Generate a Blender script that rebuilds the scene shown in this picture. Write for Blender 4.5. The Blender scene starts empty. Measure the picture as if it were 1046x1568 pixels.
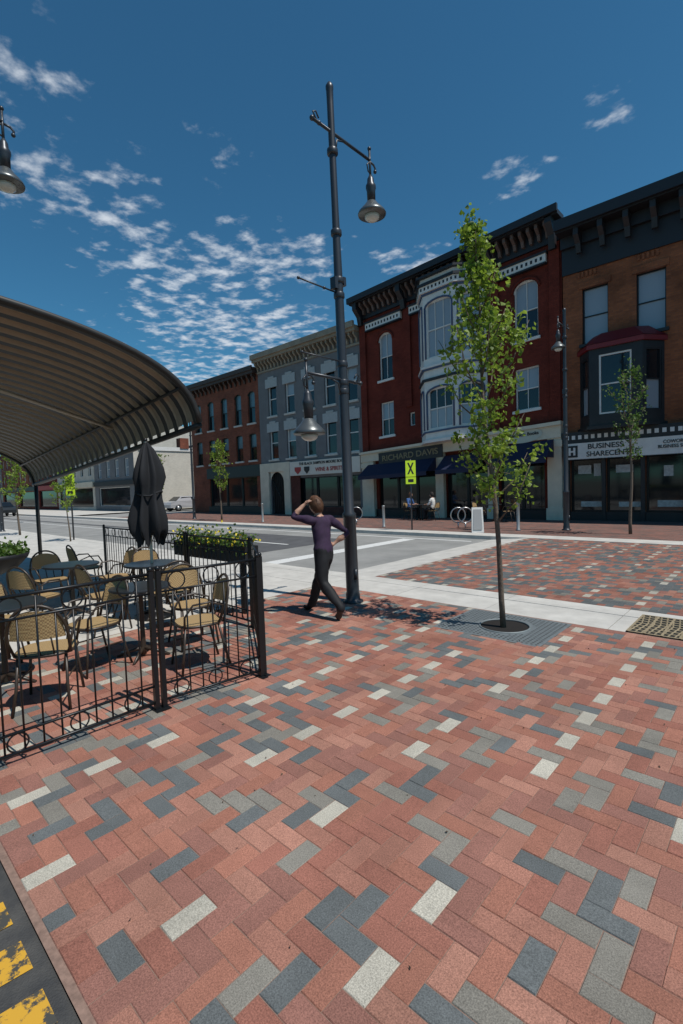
import bpy, math, random
from mathutils import Vector, Matrix, Quaternion, noise
random.seed(7)
sc=bpy.context.scene
R=math.radians
# ---------------------------------------------------------------- materials
MATS={}
def mat(name,col,rough=.7,metal=0,var=.0,vscale=8,bump=0,bscale=60,spec=.5,col2=None,emit=None):
    if name in MATS: return MATS[name]
    m=bpy.data.materials.new(name); m.use_nodes=True; nt=m.node_tree; b=nt.nodes['Principled BSDF']
    b.inputs['Base Color'].default_value=(*col,1); b.inputs['Roughness'].default_value=rough
    b.inputs['Metallic'].default_value=metal; b.inputs['Specular IOR Level'].default_value=spec
    tc=nt.nodes.new('ShaderNodeTexCoord')
    if var or col2:
        n=nt.nodes.new('ShaderNodeTexNoise'); n.inputs['Scale'].default_value=vscale; n.inputs['Detail'].default_value=5
        n.inputs['Roughness'].default_value=.65
        nt.links.new(tc.outputs['Object'],n.inputs['Vector'])
        r=nt.nodes.new('ShaderNodeValToRGB'); r.color_ramp.elements[0].position=.3; r.color_ramp.elements[1].position=.7
        a=col; c=col2 if col2 else tuple(min(1,x*(1+var)) for x in col)
        if not col2: a=tuple(x*(1-var) for x in col)
        r.color_ramp.elements[0].color=(*a,1); r.color_ramp.elements[1].color=(*c,1)
        nt.links.new(n.outputs['Fac'],r.inputs['Fac']); nt.links.new(r.outputs['Color'],b.inputs['Base Color'])
    if bump:
        n2=nt.nodes.new('ShaderNodeTexNoise'); n2.inputs['Scale'].default_value=bscale; n2.inputs['Detail'].default_value=2
        nt.links.new(tc.outputs['Object'],n2.inputs['Vector'])
        bp=nt.nodes.new('ShaderNodeBump'); bp.inputs['Strength'].default_value=bump; bp.inputs['Distance'].default_value=.01
        nt.links.new(n2.outputs['Fac'],bp.inputs['Height']); nt.links.new(bp.outputs['Normal'],b.inputs['Normal'])
    MATS[name]=m; return m
def brickmat(name,c1,c2,mortar,bw=.22,rh=.075,horizontal=False,stain=.35):
    m=bpy.data.materials.new(name); m.use_nodes=True; nt=m.node_tree; b=nt.nodes['Principled BSDF']
    tc=nt.nodes.new('ShaderNodeTexCoord'); sp=nt.nodes.new('ShaderNodeSeparateXYZ'); nt.links.new(tc.outputs['Object'],sp.inputs[0])
    cb=nt.nodes.new('ShaderNodeCombineXYZ')
    if horizontal:
        nt.links.new(sp.outputs[0],cb.inputs[0]); nt.links.new(sp.outputs[1],cb.inputs[1])
    else:
        ad=nt.nodes.new('ShaderNodeMath'); ad.operation='ADD'; nt.links.new(sp.outputs[0],ad.inputs[0]); nt.links.new(sp.outputs[1],ad.inputs[1])
        nt.links.new(ad.outputs[0],cb.inputs[0]); nt.links.new(sp.outputs[2],cb.inputs[1])
    br=nt.nodes.new('ShaderNodeTexBrick'); br.inputs['Scale'].default_value=1; br.inputs['Brick Width'].default_value=bw
    br.inputs['Row Height'].default_value=rh; br.inputs['Mortar Size'].default_value=.006; br.inputs['Mortar Smooth'].default_value=.3
    br.inputs['Color1'].default_value=(*c1,1); br.inputs['Color2'].default_value=(*c2,1); br.inputs['Mortar'].default_value=(*mortar,1)
    nt.links.new(cb.outputs[0],br.inputs['Vector'])
    n=nt.nodes.new('ShaderNodeTexNoise'); n.inputs['Scale'].default_value=.9; n.inputs['Detail'].default_value=5; n.inputs['Roughness'].default_value=.7
    nt.links.new(tc.outputs['Object'],n.inputs['Vector'])
    mr=nt.nodes.new('ShaderNodeMapRange'); mr.inputs[1].default_value=.3; mr.inputs[2].default_value=.7; mr.inputs[3].default_value=1-stain; mr.inputs[4].default_value=1+stain*.6
    nt.links.new(n.outputs['Fac'],mr.inputs[0])
    mx=nt.nodes.new('ShaderNodeVectorMath'); mx.operation='MULTIPLY'; nt.links.new(br.outputs['Color'],mx.inputs[0]); nt.links.new(mr.outputs[0],mx.inputs[1])
    nt.links.new(mx.outputs[0],b.inputs['Base Color'])
    bp=nt.nodes.new('ShaderNodeBump'); bp.inputs['Strength'].default_value=.4; bp.inputs['Distance'].default_value=.01; bp.invert=True
    nt.links.new(br.outputs['Fac'],bp.inputs['Height']); nt.links.new(bp.outputs['Normal'],b.inputs['Normal'])
    b.inputs['Roughness'].default_value=.85; b.inputs['Specular IOR Level'].default_value=.25
    return m
def leafmat(name,c1,c2):
    m=bpy.data.materials.new(name); m.use_nodes=True; nt=m.node_tree; b=nt.nodes['Principled BSDF']
    g=nt.nodes.new('ShaderNodeNewGeometry'); r=nt.nodes.new('ShaderNodeValToRGB')
    r.color_ramp.elements[0].color=(*c1,1); r.color_ramp.elements[1].color=(*c2,1)
    nt.links.new(g.outputs['Random Per Island'],r.inputs['Fac']); nt.links.new(r.outputs['Color'],b.inputs['Base Color'])
    b.inputs['Roughness'].default_value=.5
    t=nt.nodes.new('ShaderNodeBsdfTranslucent'); 
    hs=nt.nodes.new('ShaderNodeHueSaturation'); hs.inputs['Value'].default_value=1.7; nt.links.new(r.outputs['Color'],hs.inputs['Color']); nt.links.new(hs.outputs['Color'],t.inputs['Color'])
    mx=nt.nodes.new('ShaderNodeMixShader'); mx.inputs[0].default_value=.42
    nt.links.new(b.outputs[0],mx.inputs[1]); nt.links.new(t.outputs[0],mx.inputs[2]); nt.links.new(mx.outputs[0],nt.nodes['Material Output'].inputs[0])
    return m
# ---------------------------------------------------------------- mesh builder
class MB:
    def __init__(s,name): s.name=name; s.v=[]; s.f=[]; s.m=[]; s.p=[]; s.sm=[]; s.mats=[]; s.parts=[]; s.M=Matrix.Identity(4); s.extra=[]
    cur='body'
    def add(s,vs,fs,mt,smooth=False,part=None):
        part=part or s.cur
        if mt not in s.mats: s.mats.append(mt)
        if part not in s.parts: s.parts.append(part)
        o=len(s.v); s.v+= [tuple(s.M@Vector(q)) for q in vs]
        for q in fs: s.f.append(tuple(o+i for i in q)); s.m.append(s.mats.index(mt)); s.p.append(s.parts.index(part)); s.sm.append(smooth)
    def box(s,x0,x1,y0,y1,z0,z1,mt,part=None):
        v=[(x0,y0,z0),(x1,y0,z0),(x1,y1,z0),(x0,y1,z0),(x0,y0,z1),(x1,y0,z1),(x1,y1,z1),(x0,y1,z1)]
        s.add(v,[(0,3,2,1),(4,5,6,7),(0,1,5,4),(1,2,6,5),(2,3,7,6),(3,0,4,7)],mt,part=part)
    def quad(s,a,b,c,d,mt,part=None): s.add([a,b,c,d],[(0,1,2,3)],mt,part=part)
    def prism(s,poly,z0,z1,mt,part=None):
        n=len(poly); v=[(x,y,z0) for x,y in poly]+[(x,y,z1) for x,y in poly]
        f=[tuple(reversed(range(n))),tuple(range(n,2*n))]+[(i,(i+1)%n,n+(i+1)%n,n+i) for i in range(n)]
        s.add(v,f,mt,part=part)
    def lathe(s,c,prof,mt,n=20,smooth=True,part=None):
        v=[];f=[]
        for r,z in prof:
            for i in range(n):
                a=2*math.pi*i/n; v.append((c[0]+r*math.cos(a),c[1]+r*math.sin(a),c[2]+z))
        for k in range(len(prof)-1):
            for i in range(n):
                j=(i+1)%n; f.append((k*n+i,k*n+j,(k+1)*n+j,(k+1)*n+i))
        f.append(tuple(reversed(range(n)))); f.append(tuple((len(prof)-1)*n+i for i in range(n)))
        s.add(v,f,mt,smooth,part)
    def tube(s,path,rad,mt,n=8,closed=False,part=None,cap=True,smooth=True):
        P=[Vector(p) for p in path]; k=len(P)
        if not isinstance(rad,(list,tuple)): rad=[rad]*k
        v=[];f=[]; nrm=None
        for i in range(k):
            if closed: t=P[(i+1)%k]-P[i-1]
            else: t=P[min(i+1,k-1)]-P[max(i-1,0)]
            t.normalize()
            if nrm is None:
                a=Vector((0,0,1)) if abs(t.z)<.9 else Vector((1,0,0)); nrm=t.cross(a).normalized()
            else: nrm=(nrm-t*nrm.dot(t)).normalized()
            bn=t.cross(nrm)
            for j in range(n):
                a=2*math.pi*j/n; q=P[i]+(nrm*math.cos(a)+bn*math.sin(a))*rad[i]; v.append(tuple(q))
        seg=k if closed else k-1
        for i in range(seg):
            i2=(i+1)%k
            for j in range(n):
                j2=(j+1)%n; f.append((i*n+j,i*n+j2,i2*n+j2,i2*n+j))
        if cap and not closed:
            f.append(tuple(reversed(range(n)))); f.append(tuple((k-1)*n+j for j in range(n)))
        s.add(v,f,mt,smooth,part)
    def ball(s,c,r,mt,n=10,part=None,sz=(1,1,1)):
        prof=[(max(1e-4,r*math.sin(math.pi*i/n)),-r*math.cos(math.pi*i/n)) for i in range(n+1)]
        v=[];f=[];m=n*2
        for rr,z in prof:
            for i in range(m):
                a=2*math.pi*i/m; v.append((c[0]+sz[0]*rr*math.cos(a),c[1]+sz[1]*rr*math.sin(a),c[2]+sz[2]*z))
        for k in range(n):
            for i in range(m):
                j=(i+1)%m; f.append((k*m+i,k*m+j,(k+1)*m+j,(k+1)*m+i))
        s.add(v,f,mt,True,part)
    def leaf(s,c,size,mt,part='leaves'):
        q=Quaternion((random.gauss(0,1),random.gauss(0,1),random.gauss(0,1),random.gauss(0,1))).normalized()
        w=size*.42
        pts=[(-size/2,0,0),(-size*.1,-w,size*.08),(size/2,0,-size*.05),(-size*.1,w,size*.08)]
        s.add([tuple(q@Vector(p)+Vector(c)) for p in pts],[(0,1,2),(0,2,3)],mt,False,part)
    def build(s,split=False):
        def mk(name,idx):
            me=bpy.data.meshes.new(name); used={}; vs=[]; fs=[]; ms=[]; sm=[]; mats=[]
            for i in idx:
                ff=[]
                for q in s.f[i]:
                    if q not in used: used[q]=len(vs); vs.append(s.v[q])
                    ff.append(used[q])
                fs.append(ff); mm=s.m[i]
                if mm not in mats: mats.append(mm)
                ms.append(mats.index(mm)); sm.append(s.sm[i])
            me.from_pydata(vs,[],fs)
            for q in mats: me.materials.append(s.mats[q])
            me.polygons.foreach_set('material_index',ms); me.polygons.foreach_set('use_smooth',sm); me.update()
            o=bpy.data.objects.new(name,me); sc.collection.objects.link(o); return o
        if not split:
            o=mk(s.name,range(len(s.f)))
        else:
            o=bpy.data.objects.new(s.name,None); sc.collection.objects.link(o)
            for k,p in enumerate(s.parts):
                c=mk(p,[i for i in range(len(s.f)) if s.p[i]==k]); c.parent=o
        for e in s.extra: e.parent=o
        return o
def text(body,size,loc,mt,mb,name='lettering',rot=(math.pi/2,0,0),sx=1,font=None):
    cu=bpy.data.curves.new(name,'FONT'); cu.body=body; cu.size=size; cu.align_x='CENTER'; cu.align_y='CENTER'; cu.extrude=.008; cu.offset=size*.012
    cu.materials.append(mt); o=bpy.data.objects.new(name,cu); o.location=loc; o.rotation_euler=rot; o.scale=(sx,1,1); sc.collection.objects.link(o); mb.extra.append(o)

black=mat('black_metal',(.012,.013,.015),.35,.3,spec=.5)
blackp=mat('black_paint',(.014,.014,.016),.5,var=.3,vscale=3)
concrete=mat('concrete',(.50,.48,.44),.85,var=.16,vscale=2.5,bump=.3,bscale=90)
white=mat('white_paint',(.66,.65,.62),.6,var=.08,vscale=4)
cream=mat('cream_paint',(.62,.56,.44),.7,var=.1,vscale=2)
glass=mat('dark_glass',(.010,.013,.016),.06,spec=.7)
blind=mat('blind_glass',(.27,.31,.35),.12,spec=.8)
grey_asph=mat('asphalt',(.20,.20,.19),.9,var=.0,vscale=.8,col2=(.30,.295,.28),bump=.5,bscale=150)
# ---------------------------------------------------------------- ground
def sheet(name,x0,x1,y0,y1,z,mt):
    mb=MB(name); mb.quad((x0,y0,z),(x1,y0,z),(x1,y1,z),(x0,y1,z),mt); return mb.build()
sheet('ground',-900,900,-900,900,-.16,mat('ground_soil',(.16,.15,.12),.95,var=.2,vscale=.05))
sheet('street',-400,60,6.9,14.25,-.11,grey_asph)
sheet('side_street',-47,-37.5,14.25,120,-.108,grey_asph)
dark_asph=mat('dark_asphalt',(.035,.036,.038),.85,var=.0,vscale=6,col2=(.085,.082,.075),bump=.6,bscale=120)
sheet('asphalt_lane',-60,30,-8,.47,-.008,dark_asph)
def wornpaint(name,col,thr,under,scale=9):
    m=bpy.data.materials.new(name); m.use_nodes=True; nt=m.node_tree; b=nt.nodes['Principled BSDF']; b.inputs['Roughness'].default_value=.75
    tc=nt.nodes.new('ShaderNodeTexCoord'); n=nt.nodes.new('ShaderNodeTexNoise'); n.inputs['Scale'].default_value=scale; n.inputs['Detail'].default_value=9; n.inputs['Roughness'].default_value=.7
    nt.links.new(tc.outputs['Object'],n.inputs['Vector']); r=nt.nodes.new('ShaderNodeValToRGB')
    r.color_ramp.elements[0].position=thr; r.color_ramp.elements[0].color=(*under,1); r.color_ramp.elements[1].position=thr+.05; r.color_ramp.elements[1].color=(*col,1)
    nt.links.new(n.outputs['Fac'],r.inputs['Fac']); nt.links.new(r.outputs['Color'],b.inputs['Base Color']); return m
yp=wornpaint('worn_yellow_paint',(.60,.33,.03),.43,(.06,.058,.05),14)
mb=MB('yellow_road_marking')
for k in range(-40,20):
    x=k*.27; mb.quad((x-.1,-.5,-.004),(x+.06,-.5,-.004),(x+.16,.42,-.004),(x,.42,-.004),yp)
mb.build()
sheet('patio_concrete',-60,-6.0,.47,6.9,0,concrete)
mb=MB('concrete_kerb')
x=-60
while x<30:
    mb.box(x+.004,x+1.496,5.9,6.62,-.1,.002 if x>-6 else .004,concrete)
    mb.box(x+.004,x+1.496,6.63,6.98,-.12,.004,concrete); x+=1.5
mb.build()
mb=MB('far_kerb'); x=-150
while x<30:
    mb.box(x+.004,x+1.996,14.25,15.05,-.12,.003,concrete); x+=2
mb.build()
farbrick=brickmat('far_sidewalk_brick',(.24,.11,.085),(.12,.085,.075),(.2,.17,.15),.24,.12,True,.2)
sheet('far_sidewalk',-37.5,30,15.0,21.4,0,farbrick)
sheet('corner_sidewalk',-150,-47,15.0,21.4,0,concrete)
mb=MB('crossing_ramp'); mb.quad((-6.9,7.0,-.108),(-5.72,7.0,-.004),(-5.72,14.25,-.004),(-6.9,14.25,-.108),concrete); mb.build()
mb=MB('road_marking')
wp=wornpaint('worn_white_paint',(.62,.62,.6),.36,(.26,.26,.25))
mb.quad((-90,13.45,-.104),(-7.2,13.45,-.104),(-7.2,13.6,-.104),(-90,13.6,-.104),wp)
mb.quad((-90,10.2,-.104),(-12,10.2,-.104),(-12,10.32,-.104),(-90,10.32,-.104),wp)
mb.quad((-9.6,7.2,-.104),(-9.1,7.2,-.104),(-9.1,13.3,-.104),(-9.6,13.3,-.104),wp)
mb.build()
mb=MB('asphalt_patch'); pa=mat('fresh_asphalt_patch',(.085,.085,.088),.9,var=.2,vscale=2)
mb.quad((-17.5,8.6,-.106),(-11.2,8.6,-.106),(-11.2,12.3,-.106),(-17.5,12.3,-.106),pa); mb.quad((-60,11.1,-.1055),(-18,11.1,-.1055),(-18,11.5,-.1055),(-60,11.5,-.1055),pa); mb.build()
def paver_mat():
    m=bpy.data.materials.new('clay_and_concrete_pavers'); m.use_nodes=True; nt=m.node_tree; b=nt.nodes['Principled BSDF']
    at=nt.nodes.new('ShaderNodeAttribute'); at.attribute_name='bc'
    tc=nt.nodes.new('ShaderNodeTexCoord')
    n=nt.nodes.new('ShaderNodeTexNoise'); n.inputs['Scale'].default_value=170; n.inputs['Detail'].default_value=3; n.inputs['Roughness'].default_value=.75
    n3=nt.nodes.new('ShaderNodeTexNoise'); n3.inputs['Scale'].default_value=1.3; n3.inputs['Detail'].default_value=6; n3.inputs['Roughness'].default_value=.72
    for q in (n,n3): nt.links.new(tc.outputs['Object'],q.inputs['Vector'])
    a=nt.nodes.new('ShaderNodeMapRange'); a.inputs[1].default_value=.3; a.inputs[2].default_value=.7; a.inputs[3].default_value=.55; a.inputs[4].default_value=1.45; nt.links.new(n.outputs['Fac'],a.inputs[0])
    c=nt.nodes.new('ShaderNodeMapRange'); c.inputs[1].default_value=.3; c.inputs[2].default_value=.7; c.inputs[3].default_value=.74; c.inputs[4].default_value=1.16; nt.links.new(n3.outputs['Fac'],c.inputs[0])
    mu=nt.nodes.new('ShaderNodeMath'); mu.operation='MULTIPLY'; nt.links.new(a.outputs[0],mu.inputs[0]); nt.links.new(c.outputs[0],mu.inputs[1])
    v=nt.nodes.new('ShaderNodeVectorMath'); v.operation='MULTIPLY'; nt.links.new(at.outputs['Color'],v.inputs[0]); nt.links.new(mu.outputs[0],v.inputs[1])
    nt.links.new(v.outputs[0],b.inputs['Base Color']); b.inputs['Roughness'].default_value=.85; b.inputs['Specular IOR Level'].default_value=.3
    bp=nt.nodes.new('ShaderNodeBump'); bp.inputs['Strength'].default_value=.5; bp.inputs['Distance'].default_value=.004; nt.links.new(n.outputs['Fac'],bp.inputs['Height']); nt.links.new(bp.outputs['Normal'],b.inputs['Normal'])
    return m
PM=paver_mat()
joint=mat('joint_sand',(.24,.155,.12),.95,var=.3,vscale=30)
def herring(name,X0,X1,Y0,Y1,z,w=.10,seed=1,hole=None,wfrac=.8,dfrac=.12,dark=1.0,wper=7):
    rnd=random.Random(seed); V=[];Fc=[];C=[]
    ni=int(round((X1-X0)/w)); nj=int(round((Y1-Y0)/w))
    def brick(i0,j0,i1,j1,vert):
        x0=X0+i0*w; x1=X0+i1*w; y0=Y0+j0*w; y1=Y0+j1*w
        if hole and x1>hole[0] and x0<hole[1] and y1>hole[2] and y0<hole[3]:
            cx,cy=(x0+x1)/2,(y0+y1)/2
            if hole[0]<cx<hole[1] and hole[2]<cy<hole[3]: return
        r=rnd.random()
        if vert and i0%wper==0 and r<wfrac: col=(.45,.42,.35)
        else:
            r=rnd.random(); r2=rnd.random()
            if r<dfrac: col=(.125,.135,.135)
            elif r<dfrac+.11: col=(.22,.205,.175)
            else:
                col=[(.335,.145,.10),(.30,.125,.09),(.37,.18,.13),(.28,.13,.10),(.345,.16,.115)][int(r2*5)]
        k=(.9+rnd.random()*.2)*dark; col=(col[0]*k,col[1]*k,col[2]*k,1)
        g=.0012; c=.0028; zz=z+.005+rnd.uniform(-.0012,.0012); t=[rnd.uniform(-.0007,.0007) for _ in range(4)]
        dx=rnd.uniform(-.001,.001); dy=rnd.uniform(-.001,.001); x0+=dx;x1+=dx;y0+=dy;y1+=dy
        o=len(V)
        V.extend([(x0+g,y0+g,z+.0015),(x1-g,y0+g,z+.0015),(x1-g,y1-g,z+.0015),(x0+g,y1-g,z+.0015),
                  (x0+g+c,y0+g+c,zz+t[0]),(x1-g-c,y0+g+c,zz+t[1]),(x1-g-c,y1-g-c,zz+t[2]),(x0+g+c,y1-g-c,zz+t[3])])
        for q in ((4,5,6,7),(0,1,5,4),(1,2,6,5),(2,3,7,6),(3,0,4,7)):
            Fc.append(tuple(o+a for a in q)); C.extend(col)
    for i in range(ni):
        for j in range(nj):
            k=(i-j)%4
            if k==0: brick(i,j,min(i+2,ni),j+1,False)
            elif k==1 and i==0: brick(i,j,i+1,j+1,False)
            elif k==3: brick(i,j,i+1,min(j+2,nj),True)
            elif k==2 and j==0: brick(i,j,i+1,j+1,True)
    me=bpy.data.meshes.new(name); me.from_pydata(V,[],Fc); a=me.attributes.new('bc','FLOAT_COLOR','FACE'); a.data.foreach_set('color',C)
    me.materials.append(PM); o=bpy.data.objects.new(name,me); sc.collection.objects.link(o)
    b=sheet('paving_bed',X0-.03,X1+.03,Y0-.03,Y1+.03,z+.001,joint); b.parent=o
herring('brick_pavement',-6.0,4.0,.5,5.9,.002,hole=(-3.12,-1.86,4.86,6.0),wfrac=.75,dfrac=.14)
herring('brick_crossing',-5.72,6.28,7.02,14.22,-.006,seed=5,dfrac=.36,wfrac=.7,dark=.85)
sheet('brick_border',4.04,30,.48,5.86,0,farbrick)
mb=MB('pavement_debris'); db_=mat('dry_debris',(.09,.06,.04),.9)
for i in range(170):
    a=random.uniform(-5,3.5); b_=random.uniform(.6,5.8); mb.leaf((a,b_,.0135),random.uniform(.006,.018),db_,'debris')
mb.build()
# ---------------------------------------------------------------- tree grate, drain
mb=MB('tree_grate'); gm=mat('galvanised_iron',(.20,.225,.23),.6,.4,var=.15,vscale=20)
gx0,gx1,gy0,gy1=-3.12,-1.86,4.86,5.88; cx,cy=-2.45,5.36; r0=.28
n=48
def toedge(a):
    dx,dy=math.cos(a),math.sin(a); t=1e9
    if dx>1e-6:t=min(t,(gx1-cx)/dx)
    if dx<-1e-6:t=min(t,(gx0-cx)/dx)
    if dy>1e-6:t=min(t,(gy1-cy)/dy)
    if dy<-1e-6:t=min(t,(gy0-cy)/dy)
    return (cx+dx*t,cy+dy*t)
angs=sorted([2*math.pi*i/n for i in range(n)]+[math.atan2(y-cy,x-cx)%(2*math.pi) for x in (gx0,gx1) for y in (gy0,gy1)])
for i in range(len(angs)):
    a,b=angs[i],angs[(i+1)%len(angs)]
    e1,e2=toedge(a),toedge(b); p1=(cx+r0*math.cos(a),cy+r0*math.sin(a)); p2=(cx+r0*math.cos(b),cy+r0*math.sin(b))
    mb.quad((*p1,.008),(*e1,.008),(*e2,.008),(*p2,.008),gm)
mb.tube([(cx+r0*math.cos(2*math.pi*i/40),cy+r0*math.sin(2*math.pi*i/40),.01) for i in range(40)],.012,gm,6,closed=True)
slot=mat('grate_slot',(.015,.015,.015),.9)
for i in range(24):
    for j in range(19):
        x=gx0+.05+i*.05; y=gy0+.05+j*.05
        if math.hypot(x-cx,y-cy)>r0+.05: mb.quad((x,y,.0115),(x+.022,y,.0115),(x+.022,y+.014,.0115),(x,y+.014,.0115),slot)
mb.quad((gx0,gy0,.0035),(gx1,gy0,.0035),(gx1,gy1,.0035),(gx0,gy1,.0035),mat('tree_pit_soil',(.012,.009,.007),1,var=.3,vscale=60))
mb.build()
mb=MB('storm_drain_grate'); dm=mat('rusty_iron',(.30,.24,.15),.7,.2,var=.25,vscale=20)
mb.box(-1.32,-.5,5.93,6.75,.0065,.012,slot); 
for i in range(9):
    y=5.93+i*.1; mb.box(-1.32,-.5,y,y+.026,.0125,.02,dm)
for i in range(6):
    x=-1.32+i*.16; mb.box(x,x+.022,5.93,6.752,.0125,.0215,dm)
for i in range(14):
    x=-1.3+i*.06; mb.tube([(x,5.95,.013),(x+.05,6.35,.013),(x,6.74,.013)],.010,dm,5)
mb.build()
# ---------------------------------------------------------------- facades
Yf=21.3
def facade(mb,x0,x1,z0,z1,y,ops,mt,depth=.22,part='walls',rev=None):
    xs=sorted(set([x0,x1]+[a for o in ops for a in o[:2]])); zs=sorted(set([z0,z1]+[a for o in ops for a in o[2:4]]))
    for i in range(len(xs)-1):
        for k in range(len(zs)-1):
            cx,cz=(xs[i]+xs[i+1])/2,(zs[k]+zs[k+1])/2
            if any(o[0]<cx<o[1] and o[2]<cz<o[3] for o in ops): continue
            mb.quad((xs[i],y,zs[k]),(xs[i+1],y,zs[k]),(xs[i+1],y,zs[k+1]),(xs[i],y,zs[k+1]),mt,part)
    for a,b,c,d in [o[:4] for o in ops]:
        y2=y+depth; m2=rev or mt
        mb.quad((a,y,c),(a,y2,c),(a,y2,d),(a,y,d),m2,part); mb.quad((b,y,c),(b,y,d),(b,y2,d),(b,y2,c),m2,part)
        mb.quad((a,y,d),(a,y2,d),(b,y2,d),(b,y,d),m2,part); mb.quad((a,y,c),(b,y,c),(b,y2,c),(a,y2,c),m2,part)
def window(mb,a,b,c,d,y,fr,gl=None,glow=None,arch=0,archmat=None,mull=0,sash=True,fw=.06,sill=None,depth=.2):
    gl=gl or glass; glow=glow or gl; yg=y+depth-.02; yf=y+depth-.08; mid=(c+d)/2 if sash else None
    if sash:
        mb.quad((a,yg,c),(b,yg,c),(b,yg,mid),(a,yg,mid),glow,'windows'); mb.quad((a,yg,mid),(b,yg,mid),(b,yg,d),(a,yg,d),gl,'windows')
    else: mb.quad((a,yg,c),(b,yg,c),(b,yg,d),(a,yg,d),gl,'windows')
    mb.box(a,a+fw,yf,yg,c,d,fr,'window_frames'); mb.box(b-fw,b,yf,yg,c,d,fr,'window_frames')
    mb.box(a+fw,b-fw,yf,yg,c,c+fw,fr,'window_frames'); mb.box(a+fw,b-fw,yf,yg,d-fw,d,fr,'window_frames')
    if sash: mb.box(a+fw,b-fw,yf+.01,yg,mid-fw*.4,mid+fw*.4,fr,'window_frames')
    for i in range(mull):
        x=a+(b-a)*(i+1)/(mull+1); mb.box(x-.015,x+.015,yf+.02,yg-.003,c+fw,d-fw,fr,'window_frames')
    if arch:
        n=12; cx=(a+b)/2; hw=(b-a)/2; yy=y+.012
        for i in range(n):
            t0=math.pi-math.pi*i/n; t1=math.pi-math.pi*(i+1)/n
            p0=(cx+hw*math.cos(t0),d-arch+arch*math.sin(t0)); p1=(cx+hw*math.cos(t1),d-arch+arch*math.sin(t1))
            mb.add([(p0[0],yy,p0[1]),(p1[0],yy,p1[1]),(p1[0],yy,d),(p0[0],yy,d)],[(0,1,2,3)],archmat,part='walls')
            mb.add([(p0[0],yy,p0[1]),(p1[0],yy,p1[1]),(p1[0],yy+depth-.04,p1[1]),(p0[0],yy+depth-.04,p0[1])],[(0,3,2,1)],fr,part='window_frames')
    if sill: mb.box(a-.1,b+.1,y-.09,y+.1,c-.12,c-.002,sill,'sills')
def shell(mb,x0,x1,z1,mt,y=Yf,depth=14,roof=None,zr=-.3):
    yb=y+depth
    mb.quad((x0,y,0),(x0,y,z1),(x0,yb,z1),(x0,yb,0),mt,'walls'); mb.quad((x1,y,0),(x1,yb,0),(x1,yb,z1),(x1,y,z1),mt,'walls')
    mb.quad((x0,yb,0),(x0,yb,z1),(x1,yb,z1),(x1,yb,0),mt,'walls')
    mb.quad((x0,y,z1+zr),(x1,y,z1+zr),(x1,yb,z1+zr),(x0,yb,z1+zr),roof or blackp,'roof')
def brackets(mb,x0,x1,n,z0,z1,y,d,mt,w=.14,part='cornice'):
    for i in range(n):
        x=x0+(x1-x0)*(i+.5)/n
        prof=[(0,z0),(0,z1),(-d,z1),(-d,z1-(z1-z0)*.3),(-d*.45,z0+(z1-z0)*.4),(-d*.3,z0)]
        v=[(x-w/2,y+a,b) for a,b in prof]+[(x+w/2,y+a,b) for a,b in prof]; k=len(prof)
        mb.add(v,[tuple(range(k)),tuple(reversed(range(k,2*k)))]+[(j,k+j,k+(j+1)%k,(j+1)%k) for j in range(k)],mt,part=part)
b1=brickmat('brick_brown_red',(.25,.075,.04),(.18,.055,.032),(.15,.09,.07))
green=mat('dark_green_paint',(.012,.03,.028),.5)
mb=MB('brick_building')
X0,X1=-36.6,-27.45; cs=[-35.45,-33.6,-31.75,-29.95,-28.3]
ops=[(c-.42,c+.42,6.5,8.75) for c in cs]+[(c-.42,c+.42,3.85,5.75) for c in cs]+[(-34.2,-28.0,.5,2.7)]
facade(mb,X0,X1,0,10.2,Yf,ops,b1)
shell(mb,X0,X1,10.2,b1)
teal=mat('teal_blinds',(.10,.17,.20),.15)
for c in cs:
    window(mb,c-.42,c+.42,6.5,8.75,Yf,green,teal,glass,arch=.3,archmat=b1,sill=concrete)
    window(mb,c-.42,c+.42,3.85,5.75,Yf,green,teal,glass,arch=.15,archmat=b1,sill=concrete)
dkb=mat('dark_brown_cornice',(.05,.03,.022),.6)
mb.box(X0-.1,X1,Yf-.45,Yf,9.85,10.25,dkb,'cornice'); mb.box(X0-.15,X1,Yf-.55,Yf-.452,10.05,10.35,dkb,'cornice'); brackets(mb,X0,X1,16,9.35,9.85,Yf,.35,dkb)
mb.box(-34.4,X1,Yf-.12,Yf-.003,2.7,3.5,green,'shopfront')
window(mb,-34.2,-32.0,.5,2.7,Yf,green,sash=False); window(mb,-31.95,-30.0,.5,2.7,Yf,green,sash=False); window(mb,-29.95,-28.0,.5,2.7,Yf,green,sash=False)
mb.box(-34.4,X1,Yf-.04,Yf-.003,0,.5,green,'shopfront')
mb.build(True)
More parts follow.
